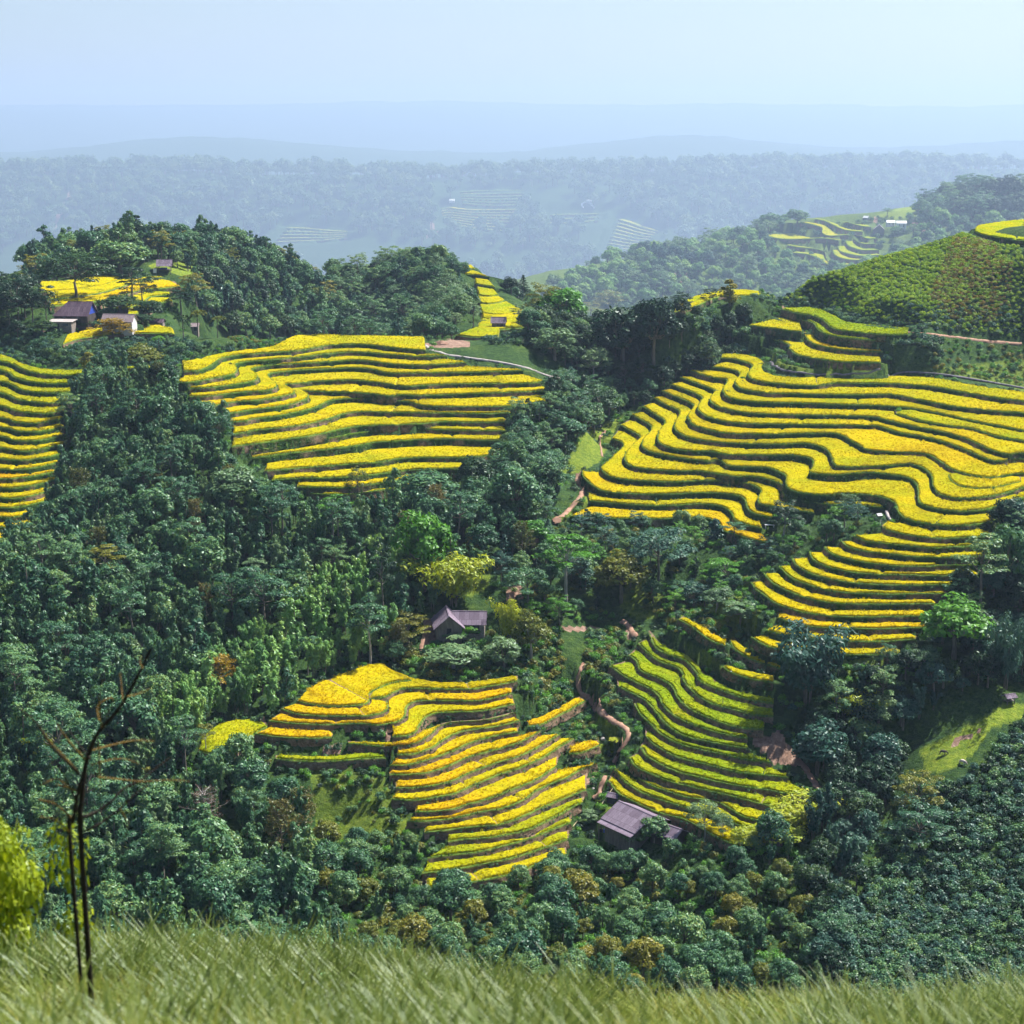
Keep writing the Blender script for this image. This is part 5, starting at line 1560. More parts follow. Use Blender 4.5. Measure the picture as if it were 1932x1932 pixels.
def house(name, label, cat, u, v, L, W, wh, rh, rz, wall='plaster', roof='roof', oh=.45, hip=0.0, ymin=200, windows=2, door=True, posts=False, leanto=None, group=None, dz=0.0):
    P = hit(u, v, ymin); P.z += dz
    root = empty(name, P, R(rz), label, cat, group)
    AVOID.append((P.x, P.y, .62 * max(L, W)))
    hl, hw = L / 2, W / 2
    if posts:
        for sx in (-1, 1):
            for sy in (-1, 1):
                b = MB(); b.tube([(sx * (hl - .15), sy * (hw - .15), -1.5), (sx * (hl - .15), sy * (hw - .15), wh)], [.09, .08], 7)
                b.build('post', M['wood'], root)
        b = MB(); b.box(-hl + .1, hl - .1, -hw + .1, hw - .1, wh * .28, wh * .28 + .10); b.build('platform', M['wood'], root)
    else:
        b = MB()
        ring = [(-hl, -hw, -2.0), (-hl, hw, -2.0), (-hl, hw, wh), (-hl, 0, wh + rh * .97), (-hl, -hw, wh)]
        if hip: ring = [(-hl, -hw, -2.0), (-hl, hw, -2.0), (-hl, hw, wh), (-hl, -hw, wh)]
        b.prism(ring, (L, 0, 0)); b.build('wall', M[wall], root)
        if hip:
            b = MB(); b.prism([(hl - .05, -hw + .05, wh), (hl - .05, hw - .05, wh), (hl - .05, 0, wh + rh * .95)], (.06, 0, 0)); b.build('gable', M['blue' if hip > 2 else wall], root)
        for k in range(windows):
            x = -hl + L * (k + .7) / (windows + .4)
            f = MB(); f.box(x - .42, x + .42, -hw - .05, -hw + .02, wh * .42, wh * .82); fo = f.build('window', M['darkwood'], root)
            g = MB(); g.box(x - .34, x + .34, -hw - .054, -hw - .045, wh * .46, wh * .78); g.build('pane', M['glass'], fo)
        if door:
            x = hl - .24 * L
            f = MB(); f.box(x - .45, x + .45, -hw - .045, -hw + .02, -.1, wh * .82); d = f.build('door', M['darkwood'], root)
            g = MB(); g.box(x + .28, x + .34, -hw - .09, -hw - .045, wh * .38, wh * .44); g.build('handle', M['black'], d)
            f = MB(); f.box(-hl - .045, -hl + .02, -.4, .4, -.1, wh * .85); f.build('door', M['black'], root)
    e = oh * rh / hw
    b = MB()
    z0, z1 = wh - e, wh + rh
    x0, x1 = -hl - oh, hl + oh
    xr = x0 + hip * 1.0
    slab(b, (x0, -hw - oh, z0), (x1, -hw - oh, z0), (x1, 0, z1), (xr, 0, z1), .09)
    slab(b, (x0, hw + oh, z0 - .003), (x1, hw + oh, z0 - .003), (x1, 0, z1 - .003), (xr, 0, z1 - .003), .09)
    if hip:
        b.prism([(x0, -hw - oh, z0 + .01), (x0, hw + oh, z0 + .01), (xr, 0, z1 + .012)], (0.02, 0, .08))
    ro = b.build('roof', M[roof], root)
    b = MB(); b.box(xr, x1 + .03, -.13, .13, z1 - .02, z1 + .11); b.build('ridge_cap', M[roof], ro)
    if leanto:
        d, drop = leanto
        b = MB(); slab(b, (x0 + .1, -hw - oh - d, z0 - drop), (x1 - .1, -hw - oh - d, z0 - drop), (x1 - .1, -hw - oh + .25, z0 - .05), (x0 + .1, -hw - oh + .25, z0 - .05), .07)
        b.build('porch_roof', M[roof], root)
        for k in range(4):
            x = x0 + .4 + (x1 - x0 - .8) * k / 3
            b = MB(); b.tube([(x, -hw - oh - d + .15, -1.5), (x, -hw - oh - d + .15, z0 - drop + .02)], [.07, .06], 6); b.build('post', M['wood'], root)
    return root, P

def flat_house(name, label, cat, u, v, L, W, h, rz, wall, roof, ymin=200):
    P = hit(u, v, ymin)
    root = empty(name, P, R(rz), label, cat)
    AVOID.append((P.x, P.y, .6 * max(L, W)))
    b = MB(); b.box(-L / 2, L / 2, -W / 2, W / 2, -2, h); b.build('wall', M[wall], root)
    b = MB(); slab(b, (-L / 2 - .4, -W / 2 - .4, h + .03), (L / 2 + .4, -W / 2 - .4, h + .03), (L / 2 + .4, W / 2 + .4, h + .3), (-L / 2 - .4, W / 2 + .4, h + .3), .12); b.build('roof', M[roof], root)
    b = MB(); b.box(-L * .35, -L * .05, -W / 2 - .03, -W / 2 + .02, -.2, h * .75); b.build('doorway', M['black'], root)
    b = MB(); b.box(L * .12, L * .35, -W / 2 - .03, -W / 2 + .02, h * .4, h * .75); b.build('window', M['glass'], root)
    return root

house('farmhouse', 'large farmhouse on the left hill under a steep dark purple hipped roof', 'house', 143, 604, 9.6, 7.2, 1.9, 3.3, -6, 'darkwood', 'darkroof', hip=3.4, ymin=400)
house('farm_outbuilding', 'small white walled gabled house in front of the big purple roof', 'house', 168, 604, 3.7, 3.6, 2.0, 1.5, 24, 'plaster', 'pinkroof', oh=.25, ymin=400, windows=1, dz=.5)
flat_house('farm_annex', 'low pale walled annex with a flat concrete roof left of the small white house', 'house', 118, 618, 6.4, 3.8, 1.7, -4, 'stonewall', 'concrete', 400)
house('farm_shed', 'long shed with white end wall and purple roof behind the orange bush', 'house', 226, 618, 8.6, 3.8, 2.0, 1.7, -8, 'plaster', 'pinkroof', oh=.3, ymin=400, windows=3)
house('farm_shed', 'low dark open sheds at the right end of the hill farm', 'shed', 285, 617, 7.5, 2.6, 1.5, .8, -3, 'stonewall', 'darkroof', oh=.3, ymin=400, windows=2)
house('farm_shed', 'little pink roofed shed among the papaya plants', 'shed', 364, 623, 3.6, 2.6, 1.4, .8, 4, 'stonewall', 'pinkroof', oh=.3, ymin=400, windows=0)
hut, hp = house('hill_hut', 'open thatched hut on posts at the top of the left hill clearing', 'hut', 311, 512, 4.4, 3.6, 2.3, 1.7, 6, roof='roof', oh=.5, posts=True, ymin=500)
b = MB(); 
for q in range(3): b.tube([(-1.2 + q * .7, -.5, 1.0), (-.9 + q * .7, .6, 1.0)], [.32, .30], 8)
o = b.build('bundle', M['blue']); o.location = hp; tag(o, 'blue tarpaulin bundle lying on the floor of the open hill hut', 'bundle')
P = hit(292.5, 518, 500)
r_ = empty('notice_board', P, R(10), 'small white board standing below the open hill hut', 'board')
b = MB(); b.box(-.55, .55, -.03, .03, .5, 2.0); b.build('panel', M['white'], r_)
for sx in (-.4, .4):
    b = MB(); b.tube([(sx, .05, -.8), (sx, .05, 1.9)], [.04, .04], 6); b.build('post', M['wood'], r_)
house('field_hut', 'small grey hut between the yellow ridge fields and the middle terraces', 'hut', 941, 619, 3.9, 2.7, 1.9, 1.3, -4, 'wood', 'roof', oh=.35, ymin=430, windows=1)
house('timber_farmhouse', 'timber farmhouse in the valley, gable end with steep grey purple roof facing the viewer', 'house', 845, 1197, 6.2, 4.6, 2.1, 2.0, 97, 'wood', 'roof', oh=.5, ymin=240, windows=1, dz=.3)
house('timber_farmhouse', 'long low wing with a ribbed purple roof behind the valley farmhouse gable', 'house', 886, 1194, 5.6, 4.0, 2.0, 1.6, -2, 'stonewall', 'roof', oh=.4, ymin=240, dz=.5)
P = hit(893, 1207, 240)
b = MB(); b.box(-1.9, 1.9, -.3, .3, -1.5, 1.1)
for q in range(22):
    x = rng.uniform(-1.8, 1.6); z = rng.uniform(-.3, .9); s_ = rng.uniform(.12, .25)
    b.box(x, x + s_ * 1.5, -.3 - rng.uniform(.03, .10), -.25, z, z + s_)
o = b.build('stone_wall', M['stonewall']); o.location = P; tag(o, 'broken stone wall below the valley farmhouse wing', 'wall')
hs, hp = house('lower_farmhouse', 'wooden farmhouse with a wide patched purple roof at the bottom of the valley', 'house', 1199, 1566, 6.6, 6.6, 1.9, 1.6, -50, 'wood', 'roof', oh=.45, ymin=190, windows=3, leanto=(.9, .35))
house('lower_farm_wing', 'low side roof half hidden by leaves right of the bottom farmhouse', 'house', 1262, 1583, 4.4, 3.2, 1.3, .9, -42, 'darkwood', 'roof', oh=.3, ymin=190, windows=1)
house('chicken_shed', 'tiny vine grown shed uphill of the bottom farmhouse', 'shed', 1158, 1512, 1.7, 1.3, .95, .35, -28, 'darkwood', 'roof', oh=.18, ymin=200, windows=0, door=False)
P = hit(1137, 1577, 190)
r_ = empty('laundry_line', P, R(-20), 'blue washing hung on a short line beside the bottom farmhouse', 'laundry')
for sx in (-.7, .7):
    b = MB(); b.tube([(sx, 0, -.6), (sx, 0, 1.25)], [.03, .025], 6); b.build('pole', M['wood'], r_)
b = MB(); b.tube([(-.7, 0, 1.2), (0, 0, 1.12), (.7, 0, 1.2)], [.01, .01, .01], 4); b.build('line', M['straw'], r_)
for x0_, w_, m_ in ((-.45, .42, 'cloth_dark'), (.08, .36, 'blue')):
    b = MB(); b.box(x0_, x0_ + w_, -.02, .02, .55, 1.16); b.build('cloth', M[m_], r_)
house('field_shelter', 'small open shelter with dark roof at the top of the pasture, right edge', 'shelter', 1904, 1325, 1.7, 1.2, 1.0, .35, 20, roof='roof', oh=.2, posts=True, ymin=200)
house('field_shelter', 'tiny white roofed shelter on the knoll between the right terraces', 'shelter', 1658, 981, .8, .6, .45, .22, 20, roof='white', wall='wood', oh=.12, ymin=240, windows=0, door=False, dz=.5)
house('village_house', 'small white roofed hut at the upper edge of the hazy terraces', 'house', 1634, 417, 10, 9, 6.2, 3.6, -35, 'darkwood', 'white', oh=.3, ymin=2400)
house('village_house', 'dark gabled house beside the hazy terraces with a pale porch roof', 'house', 1658, 440, 22.4, 19.6, 7.3, 8.4, 78, 'wood', 'greyconcrete' if False else 'roof', oh=.6, ymin=2400)
house('village_house', 'bright white roofed house in the hazy village, left of two', 'house', 1680, 427, 15.7, 12.3, 7.3, 3.9, -5, 'plaster', 'white', oh=.4, ymin=2400)
house('village_house', 'bright white roofed house in the hazy village, right of two', 'house', 1700, 433, 18, 14, 11.8, 4.2, -8, 'plaster', 'white', oh=.4, ymin=2400)
house('mountain_house', 'small white roofed house above the curved hazy terraces of the mountain', 'house', 853, 382, 32, 21, 11.2, 7.8, 0, 'plaster', 'white', oh=.6, ymin=7900)
house('mountain_house', 'small white roofed house beside the looped white wall on the mountain', 'house', 1111, 383, 32, 21, 11.2, 7.8, 10, 'plaster', 'white', oh=.6, ymin=7900)
lw = segs(('c', [(585,190),(572,165),(590,152),(620,152),(640,165),(662,192)]))
b = MB()
q = [hit(u_, v_, 7900) for u_, v_ in lw]
for p0, p1 in zip(q[:-1], q[1:]):
    b.tube([(p0.x, p0.y, p0.z + 5.6), (p1.x, p1.y, p1.z + 5.6)], [4.5, 4.5], 5)
tag(b.build('boundary_wall', M['white']), 'thin white wall looping over the hazy mountain slope', 'wall')

# ------------------------------------------------------------------ footpaths laid over the ground
def path(label, pts, width, mat, ymin=30, lift=.14, name='footpath'):
    c2 = catmull(pts, 10)
    W3 = np.array([hit(u_, v_, ymin) for u_, v_ in c2])[:, :2]
    k = np.ones(5) / 5
    W3 = np.stack([np.convolve(np.pad(W3[:, i], 2, mode='edge'), k, 'valid') for i in (0, 1)], -1)
    n = max(12, int(plen(W3) / .5)); W3 = resample(W3, n)
    T = unit(np.gradient(W3, axis=0)); Nr = np.stack([T[:, 1], -T[:, 0]], -1)
    wd = width * (.75 + .5 * fbm(W3[:, 0] / 2.5, W3[:, 1] / 2.5, 77))
    rows = []
    z0 = ground_z(W3[:, 0], W3[:, 1])
    k2 = np.ones(11) / 11
    z0 = np.convolve(np.pad(z0, 5, mode='edge'), k2, 'valid')
    for f, dz in ((-.62, -.35), (-.5, .0), (0, .03), (.5, 0), (.62, -.35)):
        q = W3 + Nr * (wd * f)[:, None]
        q = q + rng.normal(0, (.10 if mat == 'earth' else .02) * width, q.shape)
        rows.append(np.column_stack([q, (np.maximum(ground_z(q[:, 0], q[:, 1]), z0 - .2) if mat == 'earth' else z0 + .12) + lift + dz]))
    V = np.stack(rows, 1); m = V.shape[1]
    idx = np.arange(n * m).reshape(n, m)
    Q = np.stack([idx[:-1, :-1], idx[1:, :-1], idx[1:, 1:], idx[:-1, 1:]], -1).reshape(-1, 4)
    o = link(name, mesh_np(name, V.reshape(-1, 3), Q, mats=[M[mat]]))
    tag(o, kind='structure')
    for p in W3[::2]: AVOID.append((p[0], p[1], width * .6 + .7))
    return o
path('', segs(('b',[(1180,1150),(1240,1160),(1285,1190),(1390,1222),(1560,1248),(1740,1272),(1932,1310)]),('g',[(220,198),(300,235),(450,270),(600,292),(700,322),(800,357),(910,397)])), .9, 'concrete', 350)
path('', segs(('b',[(180,1090),(260,1115),(330,1125),(400,1125)])), 1.6, 'concrete', 380)
path('', segs(('h',[(138,150),(180,188),(250,217),(400,234),(560,241),(800,236),(1050,222),(1200,226),(1400,246),(1600,277),(1932,337),(2300,400)])), .8, 'greyconcrete', 300, .3)
path('', segs(('d',[(1100,1062),(1300,1080),(1500,1105),(1700,1130),(1932,1145)])), .5, 'earth', 300)
path('', segs(('g',[(555,940),(545,985),(578,1045),(575,1085),(530,1150),(450,1225),(370,1290)])), .95, 'earth', 240)
path('', segs(('g',[(745,630),(700,690),(712,760),(718,820)])), .5, 'earth', 300)
path('', segs(('k',[(850,850),(900,880),(935,930),(960,975)])), 1.0, 'earth', 220)
path('', segs(('k',[(590,1150),(565,1200),(548,1260)]),('o',[(550,170),(562,230),(620,275),(690,350),(780,422),(860,465),(903,510),(900,560),(868,610),(830,680),(792,738)])), .75, 'earth', 210)
path('', segs(('o',[(740,820),(712,900),(700,940),(650,990)])), .7, 'earth', 200)
path('', segs(('l',[(958,88),(972,130),(1002,172)])), .45, 'concrete', 240, .5)
path('', segs(('p',[(330,700),(400,790),(450,870),(520,950),(600,985)])), 1.0, 'earth', 205)
path('', segs(('j',[(1210,1060),(1240,960),(1270,850)])), 1.1, 'earth', 240)

# bare earth stays bare
for c_, x_, y_, r_ in (('p',60,580,2.2),('p',150,600,3.2),('p',220,620,3.0),('p',180,680,3.0),('p',290,690,2.6),('p',330,740,2.0),('p',1560,530,2.0),('p',1470,580,2.2),('k',550,905,2.0),('k',650,905,2.0),('j',1300,870,1.6),('j',1280,980,1.8),('b',1350,1150,3.5),('b',1250,1150,3.0),('b',1480,1140,3.0)):
    P = hit(*D(c_, x_, y_), 200); AVOID.append((P.x, P.y, r_))

# ------------------------------------------------------------------ small things
def on_field(u, v, ymin=200):
    P = hit(u, v, ymin)
    _, k_, d_ = kd.find((P.x, P.y, 0))
    if d_ < 3: P.z = max(P.z, FP[k_, 2])
    return P
for c, x, y0_, y1_, lab in (
  ('e',1255,215,160,'thin wooden pole at the upper left tip of the middle terraces'),
  ('e',1565,248,190,'thin wooden pole in the second golden strip of the middle terraces'),
  ('e',1820,238,150,'thin wooden pole by the first bend of the middle terraces'),
  ('e',1723,365,318,'short wooden pole on the fourth strip of the middle terraces'),
  ('f',50,245,150,'wooden pole right of the first bend of the middle terraces'),
  ('e',330,980,915,'thin pale pole at the lower end of the left terraces'),
  ('o',1570,345,262,'tall thin pole on the bank of the green terraces'),
  ('a',1032,1080,1030,'short dark post in the golden field below the hill farm'),
  ('b',1610,1095,1050,'thin post on the small field beside the construction mound'),
  ('b',1370,1140,1095,'thin post at the concrete footpath corner')):
    u, v = D(c, x, y0_)
    P = on_field(u, v)
    h_ = (y0_ - y1_) * .2667 * P.y / F
    b = MB(); b.tube([(0, 0, -.8), (.03, 0, h_ * .5), (0, .02, h_)], [.06, .05, .04], 6)
    o = b.build('wooden_pole', M['wood']); o.location = P; tag(o, lab, 'pole', 'poles standing in the fields')
for (u0_, v0_), (u1_, v1_), lab in (((1157,1491),(1133,1523),'long pale bamboo pole lying on the grass above the bottom farmhouse'), ((1097,1545),(1081,1562),'pale bamboo pole lying on the grass left of the bottom farmhouse')):
    A_, B_ = hit(u0_, v0_, 200), hit(u1_, v1_, 200)
    b = MB(); b.tube([(A_.x, A_.y, A_.z + .5), (B_.x, B_.y, B_.z + .25)], [.05, .07], 6)
    tag(b.build('bamboo_pole', M['straw']), lab, 'pole')
def rock(u, v, s, lab, mat='rock', ymin=200):
    s = s * .6
    P = on_field(u, v, ymin)
    th = np.linspace(0, 6.283, 9)[:-1]
    V, Fc = [], []
    for k, (z, r) in enumerate(((-.3, .8), (.15, 1.0), (.55, .75), (.8, .3))):
        for t in th: V.append((math.cos(t) * r * s * rng.uniform(.75, 1.2), math.sin(t) * r * s * rng.uniform(.75, 1.2), z * s + rng.normal(0, .05 * s)))
    for k in range(3):
        for j in range(8): Fc.append((k * 8 + j, k * 8 + (j + 1) % 8, (k + 1) * 8 + (j + 1) % 8, (k + 1) * 8 + j))
    Fc.append(tuple(range(24, 32)))
    b = MB(); b.add(V, Fc); o = b.build('rock', M[mat]); o.location = P
    tag(o, lab, 'rock')
rock(*D('g',125,690), .32, 'white stone on the grass between the middle and right terraces', 'white')
rock(*D('g',1527,930), .34, 'white stone on the bank halfway along the right terraces', 'white')
rock(*D('o',690,522), .7, 'upper grey boulder beside the valley footpath')
rock(*D('o',725,580), .8, 'lower grey boulder beside the valley footpath')
rock(*D('o',175,168), .25, 'white stone beside the lower left terraces under the garden shrubs', 'white')
rock(*D('o',655,950), .4, 'grey stone uphill of the tiny vine grown shed')
rock(*D('k',1632,1240), .38, 'pale stone on the bank below the small yellow side terraces', 'white')
P = on_field(*D('l', 132, 195))
b = MB()
for q in range(3): b.box(-1.0, 1.0, -.36 + q * .25, -.14 + q * .25, .42, .50)
for sx in (-.8, .8): b.box(sx - .08, sx + .08, -.3, .3, -.8, .42)
o = b.build('plank_bench', M['white']); o.location = P; o.rotation_euler.z = R(-8); tag(o, 'pale plank bench at the right end of the lowest right terrace', 'bench')
# earth mound where the concrete footpath begins
P = hit(*D('b', 1350, 1148), 380)
b = MB(); V, Fc = [], []
for k, (z, r) in enumerate(((-.5, 1.6), (.2, 1.45), (.7, .9), (1.0, .35))):
    for j in range(12):
        t = j * .5236; q = rng.uniform(.8, 1.2)
        V.append((math.cos(t) * r * q * 1.5, math.sin(t) * r * q, z + rng.normal(0, .06)))
for k in range(3):
    for j in range(12): Fc.append((k * 12 + j, k * 12 + (j + 1) % 12, (k + 1) * 12 + (j + 1) % 12, (k + 1) * 12 + j))
Fc.append(tuple(range(36, 48)))
b.add(V, Fc); o = b.build('earth_mound', M['earth']); o.location = P; tag(o, 'heap of reddish earth at the start of the concrete footpath', 'mound')

# ------------------------------------------------------------------ animals and a person
def skin_body(name, verts, edges, rads, mat, root, sub=2):
    me = bpy.data.meshes.new(name)
    me.from_pydata(verts, edges, [])
    me.materials.append(mat)
    o = link(name, me, root)
    md = o.modifiers.new('skin', 'SKIN'); md.use_smooth_shade = True
    lay = me.skin_vertices[0] if len(me.skin_vertices) else None
    if lay is None:
        me.attributes.new  # the modifier adds its layer on first use
    for i, r in enumerate(rads):
        rr = r if isinstance(r, tuple) else (r, r)
        me.skin_vertices[0].data[i].radius = rr
    me.skin_vertices[0].data[0].use_root = True
    s = o.modifiers.new('smooth', 'SUBSURF'); s.levels = s.render_levels = sub
    return o

def buffalo(u, v, length, rz, hide, label):
    P = hit(u, v, 200)
    root = empty('water_buffalo', P, R(rz), label, 'buffalo')
    k = length / 2.3
    root.scale = (k, k, k)
    V = [(0, 0, 1.02), (-.45, 0, 1.08), (-.88, 0, 1.12), (.42, 0, 1.10), (.78, 0, 1.08), (1.08, 0, .82), (1.28, 0, .50), (1.36, 0, .30)]
    E = [(0, 1), (1, 2), (0, 3), (3, 4), (4, 5), (5, 6), (6, 7)]
    Rr = [(.40, .36), (.40, .37), (.28, .27), (.34, .36), (.20, .24), (.17, .19), (.14, .15), (.10, .09)]
    for sy in (-1, 1):
        i = len(V)
        V += [(-.78, sy * .22, .86), (-.62, sy * .23, .60), (-.86, sy * .22, .36), (-.80, sy * .22, .03)]
        E += [(2, i), (i, i + 1), (i + 1, i + 2), (i + 2, i + 3)]; Rr += [.19, .13, .075, .07]
        i = len(V)
        V += [(.46, sy * .21, .74), (.48, sy * .21, .40), (.46, sy * .21, .03)]
        E += [(3, i), (i, i + 1), (i + 1, i + 2)]; Rr += [.15, .085, .07]
    body = skin_body('body', V, E, Rr, M[hide], root)
    for sy in (-1, 1):
        b = MB(); b.tube([(1.06, sy * .10, .96), (.92, sy * .34, 1.06), (.66, sy * .42, 1.16)], [.05, .04, .008], 6); b.build('horn', M['darkwood'], root, True)
        b = MB(); b.prism([(1.0, sy * .14, .90), (.92, sy * .36, .88), (.98, sy * .30, .78)], (.03, 0, .02)); b.build('ear', M[hide], root)
        b = MB(); b.tube([(1.19, sy * .125, .72), (1.19, sy * .155, .72)], [.03, .025], 6); b.build('eye', M['black'], root)
    b = MB(); b.tube([(-1.08, 0, 1.15), (-1.2, .03, .85), (-1.18, .05, .5)], [.04, .03, .045], 6); b.build('tail', M[hide], root, True)
    return root
buffalo(1779, 1424, 1.35, -14, 'hide_dark', 'dark grey water buffalo grazing on the upper part of the pasture')
buffalo(1816, 1442, 1.30, -42, 'hide_pale', 'pale pinkish white water buffalo grazing on the lower part of the pasture')

def person(u, v, h):
    P = hit(u, v, 250)
    root = empty('person', P, R(40), 'person in a red jacket standing on the grassy slope beside the right terraces', 'person')
    k = h / 1.66; root.scale = (k, k, k)
    V = [(0, 0, .92), (0, 0, 1.12), (0, 0, 1.32), (0, 0, 1.44), (0, 0, 1.54), (0, -.02, 1.62)]
    E = [(0, 1), (1, 2), (2, 3), (3, 4), (4, 5)]
    Rr = [(.15, .11), (.13, .10), (.17, .11), .055, .095, .075]
    for s in (-1, 1):
        i = len(V)
        V += [(s * .10, 0, .86), (s * .11, -.02, .48), (s * .11, .03, .08), (s * .12, -.12, .04)]
        E += [(0, i), (i, i + 1), (i + 1, i + 2), (i + 2, i + 3)]; Rr += [.09, .065, .045, .04]
        i = len(V)
        V += [(s * .19, 0, 1.34), (s * .25, .02, 1.08), (s * .24, -.10, .86), (s * .24, -.14, .78)]
        E += [(2, i), (i, i + 1), (i + 1, i + 2), (i + 2, i + 3)]; Rr += [.06, .047, .035, .03]
    skin_body('body', V, E, Rr, M['skin'], root, 2)
    Vj = [(0, 0, .90), (0, 0, 1.12), (0, 0, 1.33)]; Ej = [(0, 1), (1, 2)]; Rj = [(.175, .135), (.155, .125), (.19, .13)]
    for s in (-1, 1):
        i = len(Vj); Vj += [(s * .19, 0, 1.35), (s * .25, .02, 1.08), (s * .243, -.08, .90)]
        Ej += [(2, i), (i, i + 1), (i + 1, i + 2)]; Rj += [.08, .065, .055]
    skin_body('jacket', Vj, Ej, Rj, M['red'], root, 2)
    Vt = [(0, 0, .90)]; Et = []; Rt = [(.165, .125)]
    for s in (-1, 1):
        i = len(Vt); Vt += [(s * .10, 0, .82), (s * .11, -.02, .48), (s * .11, .03, .12)]
        Et += [(0, i), (i, i + 1), (i + 1, i + 2)]; Rt += [.105, .085, .065]
    skin_body('trousers', Vt, Et, Rt, M['cloth_dark'], root, 2)
    skin_body('hair', [(0, .03, 1.60), (0, .05, 1.50)], [(0, 1)], [.10, .07], M['hair'], root, 2)
    return root
person(1135, 808, 1.05)

# ------------------------------------------------------------------ the woods: single trees near, masses beyond
def wood(poly, y0, y1, spacing, mix, ksz, ground_cover=None, fmin=1.6, keep=1.0):
    pts = scatter_pts(poly, y0, y1, spacing, fmin, keep)
    kinds = list(mix); w = np.array([mix[k] for k in kinds]); w = w / w.sum()
    ch = rng.choice(len(kinds), len(pts), p=w)
    return [(kinds[c][0], kinds[c][1], p, ksz * rng.uniform(.62, 1.3) * (1.35 if rng.random() < .08 else 1)) for c, p in zip(ch, pts)]

Z_LEFT = [(20,1065),(40,985),(100,935),(118,760),(190,722),(330,740),(352,800),(420,810),(432,880),(480,960),(560,985),(640,985),(760,970),(870,975),(960,1005),(1000,1060),(960,1085),(900,1110),(830,1170),(760,1252),(690,1272),(590,1288),(520,1348),(478,1370),(400,1372),(378,1425),(480,1478),(560,1510),(600,1570),(600,1905),(-250,1905),(-150,1080)]
Z_GULLY = [(900,870),(960,810),(1010,765),(1090,735),(1185,758),(1160,790),(1090,840),(1060,890),(1050,960),(1030,990),(960,1010),(880,1000),(880,930)]
Z_SADDLE = [(985,610),(1050,628),(1150,634),(1260,605),(1420,595),(1395,640),(1345,690),(1270,740),(1200,775),(1120,745),(1060,690),(1000,655)]
Z_VALLEY = [(960,1010),(1035,1005),(1080,985),(1200,992),(1330,992),(1450,1035),(1520,1012),(1600,985),(1640,990),(1560,1030),(1480,1060),(1400,1105),(1380,1145),(1280,1160),(1180,1165),(1060,1190),(960,1180),(930,1120)]
Z_RIGHT = [(1480,1262),(1560,1255),(1700,1250),(1750,1245),(1825,1110),(1825,1005),(1932,985),(2100,970),(2100,1330),(1932,1295),(1850,1310),(1760,1340),(1690,1395),(1685,1500),(1560,1905),(1500,1610),(1565,1510),(1515,1400),(1490,1330)]
Z_COFFEE = [(1565,1905),(1690,1505),(1800,1470),(1860,1440),(1905,1380),(1932,1350),(2100,1340),(2150,1905)]
Z_BOTTOM = [(600,1600),(760,1590),(1100,1640),(1180,1600),(1500,1600),(1560,1905),(600,1905)]
LF = 'left forest between the left terraces and the timber farmhouse'
items = []
Z_PAINTED_SUN = [(430,1250),(520,1185),(600,1105),(720,1060),(765,1100),(745,1250),(690,1275),(590,1292),(520,1352),(478,1375),(400,1380),(330,1450),(270,1430),(320,1330)]  # band of the forest where sunlight is painted in with lighter leaves
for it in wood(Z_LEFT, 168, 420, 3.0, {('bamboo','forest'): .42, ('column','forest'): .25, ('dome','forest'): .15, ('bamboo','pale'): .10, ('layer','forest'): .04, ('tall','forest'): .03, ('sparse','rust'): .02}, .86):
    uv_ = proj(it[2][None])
    if in_poly(uv_, Z_PAINTED_SUN)[0] and rng.random() < .9: it = ('bamboo' if rng.random() < .75 else 'column', 'freshlit', it[2], it[3])
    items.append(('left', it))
for it in wood(Z_GULLY, 290, 460, 2.8, {('dome','forest'): .5, ('column','dark'): .25, ('layer','forest'): .25}, .7): items.append(('gully', it))
for it in wood(Z_SADDLE, 390, 490, 3.0, {('dome','dark'): .55, ('dome','forest'): .25, ('layer','dark'): .2}, .72): items.append(('saddle', it))
for it in wood(Z_VALLEY, 240, 350, 3.3, {('dome','forest'): .45, ('layer','bright'): .2, ('layer','teal'): .2, ('column','dark'): .15}, .55, keep=.55): items.append(('valley', it))
for it in wood(Z_RIGHT, 168, 330, 2.7, {('dome','dark'): .4, ('bamboo','teal'): .3, ('dome','teal'): .2, ('layer','forest'): .1}, .66): items.append(('right', it))
for it in wood(Z_BOTTOM, 168, 240, 3.0, {('dome','forest'): .5, ('bamboo','forest'): .3, ('dome','olive'): .2}, .55, keep=.7): items.append(('bottom', it))
WHERE = {'left': 'in the forest left of the valley farmhouse', 'gully': 'in the gully beside the middle terraces', 'saddle': 'in the wood below the hazy hill',
         'valley': 'on the slope under the right terraces', 'right': 'in the forest around the pasture', 'bottom': 'below the lowest fields'}
LOOK = {'bamboo': 'feathery drooping bamboo clump', 'column': 'narrow shaggy tree', 'dome': 'round bushy tree', 'layer': 'layered open crowned tree', 'tall': 'tall bare trunked tree', 'sparse': 'thin half bare tree'}
TINT = {'forest': 'mid green', 'pale': 'pale grey green', 'dark': 'dark green', 'teal': 'bluish dark green', 'bright': 'vivid green', 'olive': 'yellowish olive', 'rust': 'rusty', 'freshlit': 'sunlight-painted fresh green'}
items.sort(key=lambda t: (proj(t[1][2])[1] > 1625, t[1][2][1]))
count = {}
rest = []
